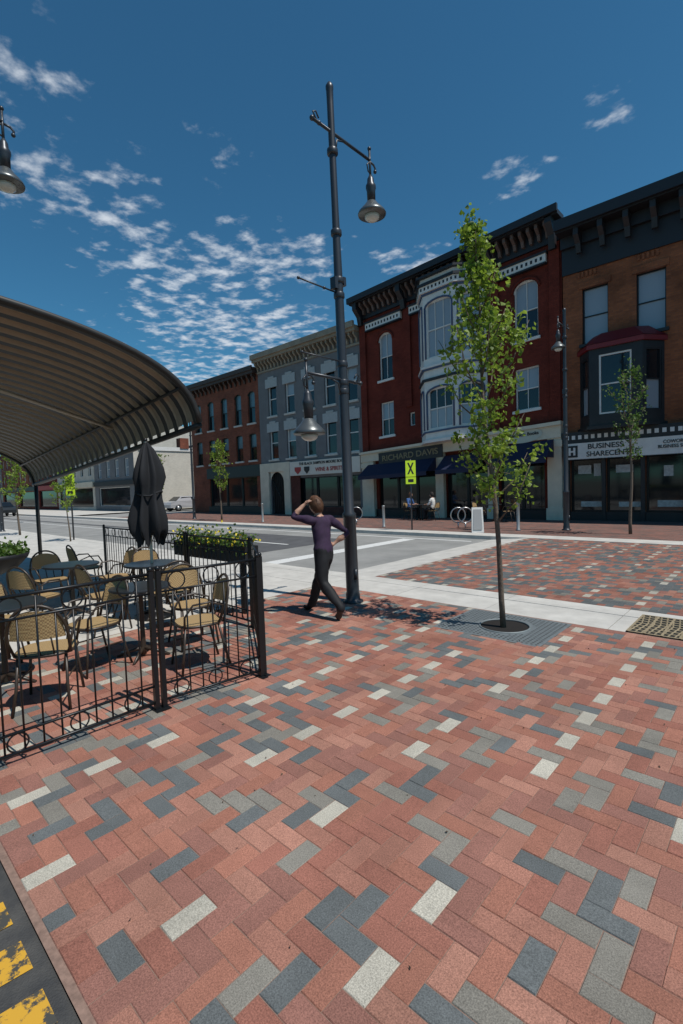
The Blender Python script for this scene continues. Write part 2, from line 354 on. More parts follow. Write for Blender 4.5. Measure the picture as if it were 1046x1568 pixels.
# --- grey building
greyw=mat('grey_painted_brick',(.15,.15,.155),.8,var=.15,vscale=1.5,bump=.2)
tan=mat('tan_cornice',(.26,.22,.165),.75,var=.2,vscale=2)
hood=mat('pale_hood',(.36,.38,.38),.7,var=.1)
mb=MB('grey_brick_building'); X0,X1=-27.43,-17.95; cs=[-25.95,-24.15,-22.3,-20.5,-18.75]
ops=[(c-.45,c+.45,6.7,9.0) for c in cs]+[(c-.45,c+.45,3.75,6.0) for c in cs]+[(-26.4,-25.0,0,2.9),(-24.2,-18.3,.5,2.4)]
facade(mb,X0,X1,0,10.6,Yf,ops,greyw); shell(mb,X0,X1,10.6,greyw)
for c in cs:
    for z0,z1 in ((6.7,9.0),(3.75,6.0)):
        window(mb,c-.45,c+.45,z0,z1,Yf,white,blind if random.random()<.6 else glass,glass,sill=concrete,fw=.07)
        mb.box(c-.62,c+.62,Yf-.07,Yf-.003,z1-.38,z1+.22,hood,'window_hoods')
        mb.box(c-.3,c+.3,Yf-.09,Yf-.003,z1+.222,z1+.34,hood,'window_hoods')
mb.box(X0,X1,Yf-.5,Yf,10.45,10.75,tan,'cornice'); mb.box(X0,X1,Yf-.65,Yf-.502,10.62,10.95,tan,'cornice'); brackets(mb,X0,X1,26,9.9,10.45,Yf,.4,tan,.12)
mb.box(X0,X1,Yf-.08,Yf-.003,9.75,9.88,tan,'cornice')
mb.box(X0,-24.3,Yf-.15,Yf-.003,2.9,3.5,cream,'shopfront'); mb.box(X0,-26.5,Yf-.15,Yf-.003,0,2.898,cream,'shopfront'); mb.box(-24.9,-24.3,Yf-.15,Yf-.003,0,2.898,cream,'shopfront')
n=12
for i in range(n):
    t0=math.pi-math.pi*i/n; t1=math.pi-math.pi*(i+1)/n; q=lambda t:(-25.7+.7*math.cos(t),2.1+.78*math.sin(t))
    a,b=q(t0),q(t1); mb.quad((a[0],Yf-.05,a[1]),(b[0],Yf-.05,b[1]),(b[0],Yf-.05,2.92),(a[0],Yf-.05,2.92),cream,'shopfront')
for i in range(7): mb.box(-26.35+i*.2,-26.32+i*.2,Yf+.03,Yf+.06,0,2.8,black,'gate')
mb.tube([(-26.4,Yf+.02,2.6),(-25.0,Yf+.02,.4)],.03,black,6,part='gate'); mb.box(-26.4,-25,Yf+.2,Yf+.21,0,2.9,slot,'gate')
mb.box(-24.2,-18.1,Yf-.2,Yf-.003,2.55,3.45,mat('sign_board_white',(.66,.62,.54),.6),'sign')
redp=mat('red_sign_paint',(.35,.03,.03),.5)
text('THE BLACK SAMPSON MOORE BOOTS',.24,(-21.2,Yf-.215,3.27),blackp,mb,sx=1.0)
text('WINE & SPIRITS',.34,(-20.6,Yf-.215,2.85),redp,mb)
mb.add([(-23.7,Yf-.22,3.08),(-23.1,Yf-.22,3.08),(-23.1,Yf-.22,2.85),(-23.4,Yf-.22,2.62),(-23.7,Yf-.22,2.85)],[(4,3,2,1,0)],redp,part='sign')
mb.add([(-22.8,Yf-.22,3.08),(-22.3,Yf-.22,3.08),(-22.3,Yf-.22,2.85),(-22.55,Yf-.22,2.62),(-22.8,Yf-.22,2.85)],[(4,3,2,1,0)],blackp,part='sign')
dkbrick=brickmat('shop_brick_red',(.13,.04,.03),(.09,.03,.025),(.1,.06,.05))
mb.box(-24.3,-23.4,Yf-.06,Yf-.003,0,2.54,dkbrick,'shopfront'); mb.box(-23.4,X1,Yf-.06,Yf-.003,0,.5,dkbrick,'shopfront')
window(mb,-24.2,-22.0,.5,2.4,Yf,black,sash=False); window(mb,-21.95,-20.2,.5,2.4,Yf,black,sash=False); window(mb,-20.15,-18.3,.5,2.4,Yf,black,sash=False)
mb.build(True)
# --- red ornate building with bay
db=brickmat('deep_red_painted_brick',(.17,.03,.018),(.135,.023,.014),(.10,.022,.016))
corn=mat('dark_cornice_paint',(.016,.016,.020),.5)
bluegrey=mat('blue_trim',(.055,.085,.16),.5)
mb=MB('ornate_red_brick_building'); X0,X1=-17.93,-7.02
wl=(-16.65,-15.75); wr=(-9.05,-8.0); W_lo=(4.62,6.45); W_up=(7.65,10.15)
ops=[(*wl,*W_up),(*wl,*W_lo),(*wr,*W_up),(*wr,*W_lo),(-14.75,-14.4,4.9,5.6),(-16.9,-13.2,.4,3.0),(-12.6,-10.4,0,3.1),(-9.8,-7.8,.4,3.0)]
facade(mb,X0,X1,0,12.0,Yf,ops,db); shell(mb,X0,X1,12.0,db)
for (a,b) in (wl,wr):
    window(mb,a,b,*W_up,Yf,white,blind,glass,arch=.42,archmat=db,sill=white,mull=1)
    window(mb,a,b,*W_lo,Yf,white,blind,glass,arch=0,sill=white,mull=1)
    n=14; cx=(a+b)/2
    mb.tube([(cx+(.08+(b-a)/2)*math.cos(math.pi*i/n),Yf-.03,W_up[1]-.42+.5*math.sin(math.pi*i/n)) for i in range(n+1)],.06,db,6,part='trim')
window(mb,-14.75,-14.4,4.9,5.6,Yf,white,sash=False)
for x in (X0,-7.5,-10.15): mb.box(x,x+.42,Yf-.12,Yf-.003,3.9,11.2,db,'trim')
mb.box(-14.9,-14.5,Yf-.12,Yf-.003,5.9,11.2,db,'trim')
mb.box(X0-.15,X1+.1,Yf-.75,Yf,12.0,12.18,corn,'cornice'); mb.box(X0-.2,X1+.12,Yf-.9,Yf-.752,12.05,12.34,corn,'cornice')
mb.box(X0,X1,Yf-.1,Yf-.003,11.25,11.999,corn,'cornice')
cb2=mat('bracket_paint',(.11,.075,.065),.6)
brackets(mb,X0+.3,X1-.3,30,11.45,12.0,Yf-.1,.5,cb2,.12)
for q0,q1,zt in ((X0+.02,X0+.4,12.0),(-7.5,-7.1,12.2),(-15.0,-14.6,12.0),(-10.2,-9.8,12.0)): brackets(mb,q0,q1,1,10.9,zt,Yf-.1,.65,corn,.26)
for a,b in ((X0+.5,-15.05),(-14.5,-13.5),(-9.75,-7.6)):
    mb.box(a,b,Yf-.18,Yf-.003,10.55,10.9,white,'cornice')
    mb.box(a-.05,b+.05,Yf-.24,Yf-.003,10.902,10.98,corn,'cornice'); mb.box(a,b,Yf-.22,Yf-.003,10.48,10.548,corn,'cornice')
    nn=int((b-a)/.2)
    for i in range(nn): x=a+.12+i*(b-a-.1)/nn; mb.box(x-.045,x+.045,Yf-.19,Yf-.181,10.66,10.8,corn,'cornice')
bp=[(-14.0,Yf),(-13.15,Yf-.95),(-11.45,Yf-.95),(-10.35,Yf)]
def scaled(p,o):
    c=(-12.25,Yf); return [(c[0]+(x-c[0])*(1+o/1.8), Yf if abs(y-Yf)<.01 else y-o*1.0) for x,y in p]
def bayface(p,q,z0,z1,ops,mt,part,fr,arch=0,mull=1):
    d=Vector((q[0]-p[0],q[1]-p[1],0)); L=d.length; ang=math.atan2(d.y,d.x)
    old=mb.M.copy(); mb.M=Matrix.Translation((p[0],p[1],0))@Matrix.Rotation(ang,4,'Z')
    ops=[(L*a,L*b,c,e) for a,b,c,e in ops]
    facade(mb,0,L,z0,z1,0,ops,mt,.14,part)
    for a,b,c,e in ops:
        window(mb,a,b,c,e,0,fr,glass if (e-c)<1.97 else blind,blind,depth=.14,fw=.07,mull=mull,arch=arch,archmat=mt)
        mb.tube([(a-.05,-.02,c),(a-.05,-.02,e-arch)]+[((a+b)/2-((b-a)/2+.05)*math.cos(math.pi*i/8),-.02,e-arch+(arch+.05)*math.sin(math.pi*i/8)) for i in range(9)]+[(b+.05,-.02,e-arch),(b+.05,-.02,c)],.045,bluegrey,6,part='trim')
    mb.M=old
for z0,z1,w0,w1 in ((3.85,6.75,4.35,6.3),(7.35,10.75,7.75,10.4)):
    for i in range(3):
        p,q=bp[i],bp[i+1]
        op=[(.14,.86,w0,w1)] if i!=1 else [(.10,.90,w0,w1)]
        bayface(p,q,z0,z1,op,white,'bay_window',white,arch=.25,mull=1 if i!=1 else 2)
def ringp(o,z0,z1,m):
    mb.prism([(x,y) for x,y in scaled(bp,o)],z0,z1,m,'bay_window')
ringp(.0,6.75,7.35,white); ringp(.10,6.68,6.80,corn); ringp(.14,7.28,7.38,white); ringp(.10,7.2,7.279,bluegrey)
ringp(.12,3.72,3.86,white); ringp(.06,4.2,4.28,bluegrey)
ringp(.06,10.751,10.85,bluegrey); ringp(.16,10.851,11.15,white); ringp(.25,11.151,11.27,corn); ringp(.10,11.271,11.5,white); ringp(.3,11.501,11.6,corn)
for i in range(3):
    P=scaled(bp,.16); a=Vector(P[i]); b=Vector(P[i+1]); L=(b-a).length; nn=int(L/.2); nr=Vector(((b-a).y,-(b-a).x)).normalized()
    for k in range(nn):
        c=a+(b-a)*((k+.5)/nn)+nr*.006; t=(b-a).normalized()*.045
        mb.quad((c.x-t.x,c.y-t.y,10.95),(c.x+t.x,c.y+t.y,10.95),(c.x+t.x,c.y+t.y,11.08),(c.x-t.x,c.y-t.y,11.08),corn,'bay_window')
navy=mat('navy_awning',(.008,.013,.045),.7)
mb.box(X0,X1,Yf-.32,Yf-.003,3.25,3.72,cream,'shopfront'); mb.box(X0-.02,X1+.04,Yf-.45,Yf-.003,3.722,3.86,cream,'shopfront')
for a,b in ((X0,-17.1),(-13.1,-12.65),(-10.3,-9.9),(-7.6,X1)):
    mb.box(a,b,Yf-.25,Yf-.003,0,3.249,cream,'shopfront'); mb.box(a-.05,b+.05,Yf-.3,Yf-.251,0,.5,cream,'shopfront'); mb.box(a-.04,b+.04,Yf-.3,Yf-.251,2.9,3.15,cream,'shopfront')
mb.box(-17.1,-13.1,Yf-.1,Yf-.003,0,.4,blackp,'shopfront'); mb.box(-9.9,-7.6,Yf-.1,Yf-.003,0,.4,blackp,'shopfront')
for k in range(3): window(mb,-16.9+k*1.235,-16.9+k*1.235+1.22,.4,3.0,Yf,black,sash=False)
for k in range(2): window(mb,-12.6+k*1.1,-12.6+k*1.1+1.09,0,3.1,Yf,black,sash=False)
for k in range(2): window(mb,-9.8+k*1.0,-9.8+k*1.0+.99,.4,3.0,Yf,black,sash=False)
mb.box(-16.6,-12.6,Yf-.37,Yf-.321,3.02,3.66,blackp,'sign'); text('RICHARD DAVIS',.42,(-14.6,Yf-.385,3.24),mat('sign_gold',(.22,.17,.09),.4),mb,sx=1.15,rot=(math.pi/2,-.05,0))
mb.add([(-8.6+.85*math.cos(i*math.pi/12),Yf-.35,3.5+.3*math.sin(i*math.pi/12)) for i in range(24)],[tuple(range(24))],mat('oval_sign_cream',(.5,.5,.42),.5),part='sign'); text('Chat Noir Books',.2,(-8.6,Yf-.37,3.7),blackp,mb,rot=(math.pi/2,-.05,0))
def awning(a,b,z1,z0,d):
    mb.add([(a,Yf-.33,z1),(b,Yf-.33,z1),(b,Yf-d,z0),(a,Yf-d,z0),(a,Yf-.33,z0),(b,Yf-.33,z0),(a,Yf-d,z0-.2),(b,Yf-d,z0-.2)],[(0,3,2,1),(0,4,3),(1,2,5),(3,6,7,2)],navy,part='awning')
awning(-17.4,-13.0,3.05,2.35,1.25); awning(-12.5,-10.5,3.05,2.35,1.25); awning(-9.9,-7.3,3.2,2.5,1.25)
mb.v=[(x,y,z+(x+12.5)*.05*max(0,min(1,(z-1)/3))) for x,y,z in mb.v]
mb.build(True)
# --- brown brick with oriel
bb=brickmat('brown_orange_brick',(.31,.105,.045),(.22,.075,.036),(.18,.09,.06))
mb=MB('brown_brick_building'); X0,X1=-6.98,7.0
ops=[]
for k in range(7):
    a=-6.25+k*1.9; ops.append((a,a+.95,7.1,9.3))
ops+=[(-6.2,-3.6,3.95,6.6),(-.2,2.4,3.95,6.6)]
sf=[(-6.75+k*1.35,-6.75+k*1.35+1.3,.35,2.6) for k in range(10)]
facade(mb,X0,X1,0,11.7,Yf,ops+sf,bb); shell(mb,X0,X1,11.7,bb)
for o in ops[:7]:
    window(mb,*o,Yf,black,blind,blind,sill=blackp,fw=.05)
    mb.box(o[0]-.1,o[1]+.1,Yf-.06,Yf-.003,o[3],o[3]+.25,bb,'trim')
for o in sf: window(mb,*o,Yf,black,glass,sash=False,fw=.07)
poster=mat('window_poster',(.42,.42,.4),.5,var=.3,vscale=9)
for (px_,pz_,pw_,ph_) in [(-6.5,1.9,.5,.35),(-5.9,1.8,.25,.5),(-5.1,1.9,.6,.3),(-6.4,.55,.9,.22),(-5.0,.55,.9,.2),(-3.7,.55,.9,.25),(-3.5,1.7,.3,.4)]:
    mb.quad((px_,Yf+.17,pz_),(px_+pw_,Yf+.17,pz_),(px_+pw_,Yf+.17,pz_+ph_),(px_,Yf+.17,pz_+ph_),poster,'posters')
for k in range(6):
    a=-6.4+k*2.1; 
    for j in range(5): mb.box(a+.15*j,a+.15*j+.08,Yf-.05,Yf-.003,9.75,9.95,bb,'trim')
mb.box(X0,X1,Yf-.08,Yf-.003,10.0,11.05,corn,'cornice'); mb.box(X0-.02,X1,Yf-.8,Yf-.003,11.45,11.65,corn,'cornice'); mb.box(X0-.02,X1,Yf-.95,Yf-.802,11.5,11.9,corn,'cornice')
mb.box(X0,X1,Yf-.25,Yf-.083,11.0,11.449,corn,'cornice'); brackets(mb,X0+.3,X1,16,10.6,11.45,Yf-.25,.5,corn,.18)
redroof=mat('red_metal_roof',(.18,.012,.016),.45)
for ox in (-6.35,-.35):
    pl=[(ox,Yf),(ox+.55,Yf-.75),(ox+2.35,Yf-.75),(ox+2.9,Yf)]
    for i in range(3):
        p,q=pl[i],pl[i+1]; d=Vector((q[0]-p[0],q[1]-p[1],0)); L=d.length
        mb.M=Matrix.Translation((p[0],p[1],0))@Matrix.Rotation(math.atan2(d.y,d.x),4,'Z')
        w=(.12,L-.12) if i!=1 else (.35,L-.35)
        facade(mb,0,L,3.7,6.7,0,[(*w,4.15,6.4)],blackp,.1,'oriel'); window(mb,*w,4.15,6.4,0,white if i==1 else blackp,glass,blind if i!=1 else glass,depth=.1,fw=.06,sash=True)
        mb.M=Matrix.Identity(4)
    mb.prism([(ox-.1,Yf),(ox+.5,Yf-.85),(ox+2.4,Yf-.85),(ox+3.0,Yf)],3.6,3.72,blackp,'oriel')
    mb.prism([(ox-.1,Yf),(ox+.5,Yf-.85),(ox+2.4,Yf-.85),(ox+3.0,Yf)],6.65,6.82,redroof,'oriel')
    a=[(ox-.12,Yf,6.83),(ox+.48,Yf-.87,6.83),(ox+2.42,Yf-.87,6.83),(ox+3.02,Yf,6.83)]; t=[(ox+.5,Yf-.003,7.3),(ox+.9,Yf-.35,7.3),(ox+2.0,Yf-.35,7.3),(ox+2.4,Yf-.003,7.3)]
    for i in range(3): mb.quad(a[i],a[i+1],t[i+1],t[i],redroof,'oriel')
    mb.quad(t[0],t[1],t[2],t[3],redroof,'oriel')
mb.box(X0,X1,Yf-.3,Yf-.003,3.15,3.6,blackp,'shopfront')
for i in range(58): mb.box(X0+.15+i*.24,X0+.28+i*.24,Yf-.31,Yf-.301,3.3,3.46,white,'shopfront')
for k in range(11): mb.box(-7.0+k*1.35+.1,-7.0+k*1.35+.24,Yf-.1,Yf-.003,0,3.149,blackp,'shopfront')
mb.box(X0,X1,Yf-.05,Yf-.003,0,.35,blackp,'shopfront')
mb.box(-6.85,1.2,Yf-.34,Yf-.302,2.5,3.14,white,'sign'); mb.box(-6.88,1.23,Yf-.33,Yf-.304,2.47,3.17,blackp,'sign')
text('BUSINESS',.28,(-5.35,Yf-.35,2.97),blackp,mb,sx=1.1); text('SHARECENTRE',.28,(-5.12,Yf-.35,2.67),blackp,mb,sx=.98)
text('COWORKING\nBUSINESS SERVICES',.17,(-2.95,Yf-.35,2.86),blackp,mb,sx=.9)
mb.box(-6.78,-6.36,Yf-.36,Yf-.341,2.58,3.05,blackp,'sign'); mb.box(-6.70,-6.62,Yf-.37,Yf-.361,2.66,2.97,white,'sign'); mb.box(-6.52,-6.44,Yf-.37,Yf-.361,2.66,2.97,white,'sign'); mb.box(-6.70,-6.44,Yf-.371,Yf-.362,2.78,2.85,white,'sign')
mb.build(True)
# --- cream side building beyond the side street and distant row
pale=brickmat('pale_cream_brick',(.60,.56,.48),(.54,.50,.43),(.45,.42,.38),stain=.12)
mb=MB('cream_brick_building'); X0,X1=-58,-47.8
cs=[-56.5,-54.2,-51.9,-49.5]; ops=[(c-.5,c+.5,3.6,5.4) for c in cs]+[(-57,-49,.5,2.5)]
facade(mb,X0,X1,0,6.4,Yf,ops,greyw); shell(mb,X0,X1,6.4,pale,depth=24)
for o in ops[:4]: window(mb,*o,Yf,white,blind)
window(mb,*ops[4],Yf,white,sash=False); mb.box(X0,X1,Yf-.3,Yf-.003,6.1,6.5,white,'cornice'); mb.box(X0,X1,Yf-.2,Yf-.003,2.7,3.2,blackp,'shopfront')
mb.box(-48.4,-47.6,Yf+5,Yf+6,6.4,7.5,b1,'chimney')
mb.box(-47.797,-47.7,Yf+.5,Yf+23,6.1,6.5,white,'cornice')
mb.build(True)
wallm=[b1,pale,bb,greyw,db]
x=-58.2
for k in range(9):
    w=random.uniform(8,13); hh=random.uniform(7,10.5); m=wallm[(k*3+1)%5]
    mb=MB('shop_building'); ops=[]
    nw=int(w/2.2)
    for i in range(nw):
        c=x-w+(i+.5)*w/nw
        ops+= [(c-.45,c+.45,4,5.8)]; 
        if hh>8.5: ops+=[(c-.45,c+.45,6.6,8.0)]
    ops.append((x-w+.6,x-.6,.4,2.6)); facade(mb,x-w,x,0,hh,Yf,ops,m); shell(mb,x-w,x,hh,m)
    for o in ops[:-1]: window(mb,*o,Yf,white,blind if random.random()<.4 else glass)
    window(mb,*ops[-1],Yf,black,sash=False); mb.box(x-w,x,Yf-.4,Yf-.003,hh-.3,hh+.15,cb2,'cornice'); mb.box(x-w,x,Yf-.25,Yf-.003,2.7,3.3,[cream,redp,green,blackp][k%4],'shopfront')
    mb.build(True); x-=w+.05
x=-62
for k in range(6):
    w=random.uniform(9,13); hh=random.uniform(6,9); m=wallm[(k*2+2)%5]; yy=2.0
    mb=MB('shop_building'); mb.box(x-w,x,-12,yy,0,hh,m,'walls'); mb.box(x-w-.01,x+.1,-12.1,yy+.3,hh,hh+.3,cb2,'cornice')
    for i in range(4): mb.box(x+.001,x+.06,-11+i*3.2,-9.8+i*3.2,4,5.8,glass,'windows'); mb.box(x+.001,x+.06,-11+i*3.2,-9+i*3.2,.6,2.6,glass,'windows')
    for i in range(4): mb.box(x-w+1+i*2.2,x-w+2+i*2.2,yy+.001,yy+.05,4,5.8,glass,'windows'); mb.box(x-w+.8+i*2.2,x-w+2.4+i*2.2,yy+.001,yy+.05,.5,2.6,glass,'windows')
    mb.build(True); x-=w+.05
# ---------------------------------------------------------------- trees
bark=mat('bark',(.13,.10,.075),.9,var=.3,vscale=30,bump=.6,bscale=60)
leafA=leafmat('young_leaf',(.09,.15,.015),(.25,.34,.04)); leafB=leafmat('leaf',(.045,.10,.02),(.12,.2,.035))
def tree(x,y,H,z0,rad,nleaf,ls,lean=(0,0),tr=.035,nb=26,lm=None,prof=None,seed=3,name='street_tree',keep=.85):
    rd=random.Random(seed); mb=MB(name); lm=lm or leafA
    def tp(z): t=z/H; return Vector((x+lean[0]*t+.03*math.sin(z*2.3+seed),y+lean[1]*t+.03*math.cos(z*1.9),z))
    n=14; mb.tube([tp(H*.97*i/n) for i in range(n+1)],[tr*(1-.85*i/n) for i in range(n+1)],bark,8,part='trunk')
    tips=[]
    for b in range(nb):
        t=(b+.5)/nb; z=z0*.95+(H-z0)*t*.93; a=b*2.399+rd.uniform(-.4,.4)
        w=(prof(t) if prof else math.sin(math.pi*min(1,t*.85+.15))**.7)*rad*rd.uniform(.5,1.2)
        up=rd.uniform(.7,1.4)*w+.12
        s=tp(z); e=s+Vector((math.cos(a)*w,math.sin(a)*w,up)); mid=s.lerp(e,.5)+Vector((math.cos(a)*w*.12,math.sin(a)*w*.12,-up*.08))
        mb.tube([s,mid,e],[tr*.35*(1-t*.5),tr*.22,tr*.08],bark,5,part='limbs')
        for k in range(5):
            u=.3+.7*(k+.5)/5; tips.append((s.lerp(mid,u*2) if u<.5 else mid.lerp(e,u*2-1),w))
        for k in range(2):
            u=rd.uniform(.4,.8); q=s.lerp(e,u); e2=q+Vector((rd.uniform(-1,1),rd.uniform(-1,1),rd.uniform(.1,.9)))*w*.45
            mb.tube([q,e2],[tr*.12,tr*.05],bark,4,part='limbs'); tips.append((e2,w)); tips.append((q.lerp(e2,.6),w))
    for k in range(6): tips.append((tp(z0+(H-z0)*rd.uniform(.4,1)),rad*.4))
    tips.append((tp(H),.15)); tips.append((tp(H*.985),.15))
    tips=[q for q in tips if rd.random()<keep]
    per=nleaf/len(tips)
    random.seed(seed)
    for c,w in tips:
        g=max(.03,min(.09,rad*.12))*rd.uniform(.6,1.2)*(1 if rad<1 else rad*1.2)
        for k in range(int(per*rd.uniform(.25,1.75))):
            mb.leaf((c[0]+random.gauss(0,g),c[1]+random.gauss(0,g),c[2]+random.gauss(0,g)),ls*random.uniform(.6,1.25),lm)
    return mb.build(True)
pf=lambda t: [.85,1.05,.65,.75,.95,.95,.75,.55,.42,.30,.2][min(10,int(t*10.99))]
tree(-2.42,5.3,4.80,1.25,.52,3500,.062,lean=(-.26,-.17),tr=.036,nb=36,prof=pf,seed=11,keep=.74)
tree(-3.5,16.4,5.1,2.2,.62,1000,.08,tr=.05,nb=20,seed=4,lm=leafB,keep=.7)
tree(-24.3,15.8,4.6,1.6,.7,900,.12,tr=.05,nb=18,seed=5)
tree(-32,15.8,4.4,1.5,.8,800,.14,tr=.05,nb=16,seed=6)
tree(-20,6.3,2.9,1.1,.5,800,.09,tr=.03,nb=16,seed=8)
tree(-26,6.1,4.3,1.3,.8,900,.12,tr=.05,nb=16,seed=9)
tree(-34,6.1,4.6,1.3,.9,800,.14,tr=.05,nb=16,seed=10)
for i,(x,y) in enumerate([(-50,5.5),(-66,4.8),(-84,5),(-110,5),(-140,10)]): tree(x,y,7,1.8,1.8,900,.34,tr=.12,nb=16,seed=20+i,lm=leafB)
# ---------------------------------------------------------------- street lamps
steel=mat('dark_grey_painted_steel',(.045,.05,.058),.38,.4,var=.1,vscale=3)
shade=mat('lamp_shade_metal',(.13,.14,.14),.35,.6); lglass=mat('lamp_glass',(.55,.55,.5),.15)
def lamp_head(mb,x,y,z):
    mb.tube([(x,y,z+.16),(x,y,z-.3)],.018,steel,8,part='arm'); mb.ball((x,y,z+.17),.03,steel,6,part='arm')
    mb.tube([(x,y,z-.02),(x,y+.09,z-.03),(x,y+.13,z-.07),(x,y+.11,z-.12)],.016,steel,6,part='arm'); mb.ball((x,y+.12,z-.12),.028,steel,6,part='arm')
    mb.tube([(x,y,z-.02),(x,y-.07,z-.09),(x,y-.05,z-.18),(x,y,z-.2)],.012,steel,6,part='arm')
    mb.lathe((x,y,z-.62),[(.062,.0),(.066,.16),(.078,.2),(.078,.24),(.055,.28),(.05,.34),(.02,.4)],steel,18,part='lamp')
    mb.lathe((x,y,z-.82),[(.212,0),(.218,.02),(.205,.05),(.16,.1),(.11,.15),(.075,.2),(.04,.225)],shade,28,part='lamp')
    mb.lathe((x,y,z-.91),[(.02,0),(.07,.012),(.105,.04),(.12,.085)],lglass,20,part='lamp')
def street_lamp(x,y,H,heads,banners,tilt=(0,0)):
    mb=MB('street_lamp')
    mb.lathe((x,y,0),[(.15,0),(.15,.03),(.105,.05),(.105,.12),(.095,.16),(.092,1.25),(.1,1.26),(.1,1.31),(.074,1.34),(.07,3.0),(.062,4.6),(.05,5.6),(.048,H-.3),(.05,H-.12),(.055,H-.1),(.055,H-.06),(.03,H-.02),(.012,H)],steel,20,part='pole')
    for z in (3.07,3.2,3.46,4.43,4.64,H-.95,5.3): mb.lathe((x,y,z-.04),[(.072,0),(.078,.01),(.078,.07),(.072,.08)],steel,16,part='pole')
    mb.box(x-.05,x+.05,y-.12,y-.06,4.5,4.66,steel,'pole'); mb.box(x-.05,x+.05,y+.06,y+.11,4.58,4.7,steel,'pole')
    for z,s,L in heads:
        a=(x,y-s*.38,z); b=(x,y+s*L,z)
        mb.tube([a,b],.022,steel,8,part='arm'); mb.ball(a,.035,steel,6,part='arm'); mb.ball((x,y-s*.25,z),.03,steel,6,part='arm')
        mb.tube([(x,y-s*.3,z+.02),(x,y-s*.36,z+.1),(x,y-s*.3,z+.13),(x,y-s*.25,z+.06)],.012,steel,6,part='arm')
        mb.tube([(x,y+s*.07,z-.22),(x,y+s*.1,z-.06),(x,y+s*.25,z-.01)],.014,steel,6,part='arm')
        lamp_head(mb,x,y+s*L,z)
    for z,s,L in banners: mb.tube([(x,y,z),(x,y+s*L,z)],.011,steel,6,part='arm'); mb.ball((x,y+s*L,z),.022,steel,6,part='arm')
    mb.tube([(x+.09,y-.02,.35),(x+.09,y-.02,.5)],.03,steel,8,part='pole')
    mb.v=[(a+tilt[0]*c,b+tilt[1]*c,c) for a,b,c in mb.v]
    return mb.build(True)
street_lamp(-4.72,5.25,7.36,[(6.68,1,.84),(3.24,-1,.72)],[(4.46,-1,.78),(3.5,-1,.78),(4.46,-1,.3)],(-.009,-.009))
street_lamp(-5.5,16.9,7.3,[(6.7,-1,.6)],[])
street_lamp(-7.8,1.1,7.36,[(6.75,1,.86)],[(4.9,-1,.7)])
street_lamp(-30,6.3,7.36,[(6.68,1,.78)],[]); street_lamp(-28,16.2,7.36,[(6.68,-1,.78)],[]); street_lamp(-52,6.3,7.36,[(6.68,1,.78)],[])
# ---------------------------------------------------------------- canopy
cu=mat('canopy_metal',(.34,.28,.21),.5,.2,var=.12,vscale=2); cd=mat('canopy_frame',(.03,.028,.026),.5,.2)
mb=MB('vaulted_canopy')
def arch(X,t):
    zdrop=(-6.65-X)/8.0*.62
    a=math.pi*(.03+.94*t)
    y=-.1+4.1*math.cos(a); z=2.36+1.68*math.sin(a)**.62-zdrop
    return y,z
N=44; xs=[]; X=-6.65; per=.30
while X>-15.2:
    xs+=[(X,0),(X-.11,0),(X-.13,.06),(X-.27,.06),(X-.29,0)]; X-=per
for k in range(len(xs)-1):
    (xa,oa),(xb,ob)=xs[k],xs[k+1]
    v=[];f=[]
    for i in range(N+1):
        y,z=arch(xa,i/N); v.append((xa,y,z+oa)); y,z=arch(xb,i/N); v.append((xb,y,z+ob))
    for i in range(N): f.append((2*i,2*i+1,2*i+3,2*i+2))
    mb.add(v,f,cd if (oa==0 and ob==0) else cu,part='roof_sheet')
for X in (-6.60,-15.1): mb.tube([(X,arch(X,i/N)[0],arch(X,i/N)[1]+.0) for i in range(N+1)],.05,cd,8,part='ribs')
for t in (0,1):
    mb.tube([(X,arch(X,t)[0],arch(X,t)[1]-.04) for X in (-6.6,-8.5,-10.5,-13,-15.2)],.05,cd,8,part='beams')
mb.tube([(X,arch(X,.1)[0],arch(X,.1)[1]-.05) for X in (-6.6,-8.5,-10.5,-13,-15.2)],.025,cd,8,part='beams')
mb.tube([(-9.3,arch(-9.3,.08)[0],arch(-9.3,.08)[1]-.05),(-7.6,-.5,3.75)],.03,cu,6,part='beams')
mb.tube([(-15.0,arch(-15,0)[0],0),(-15.0,arch(-15,0)[0],arch(-15,0)[1])],.05,cd,10,part='posts')
for X in (-7.2,-11,-15.0): mb.tube([(X,arch(X,1)[0],0),(X,arch(X,1)[0],arch(X,1)[1])],.07,cd,10,part='posts')
mb.build(True)
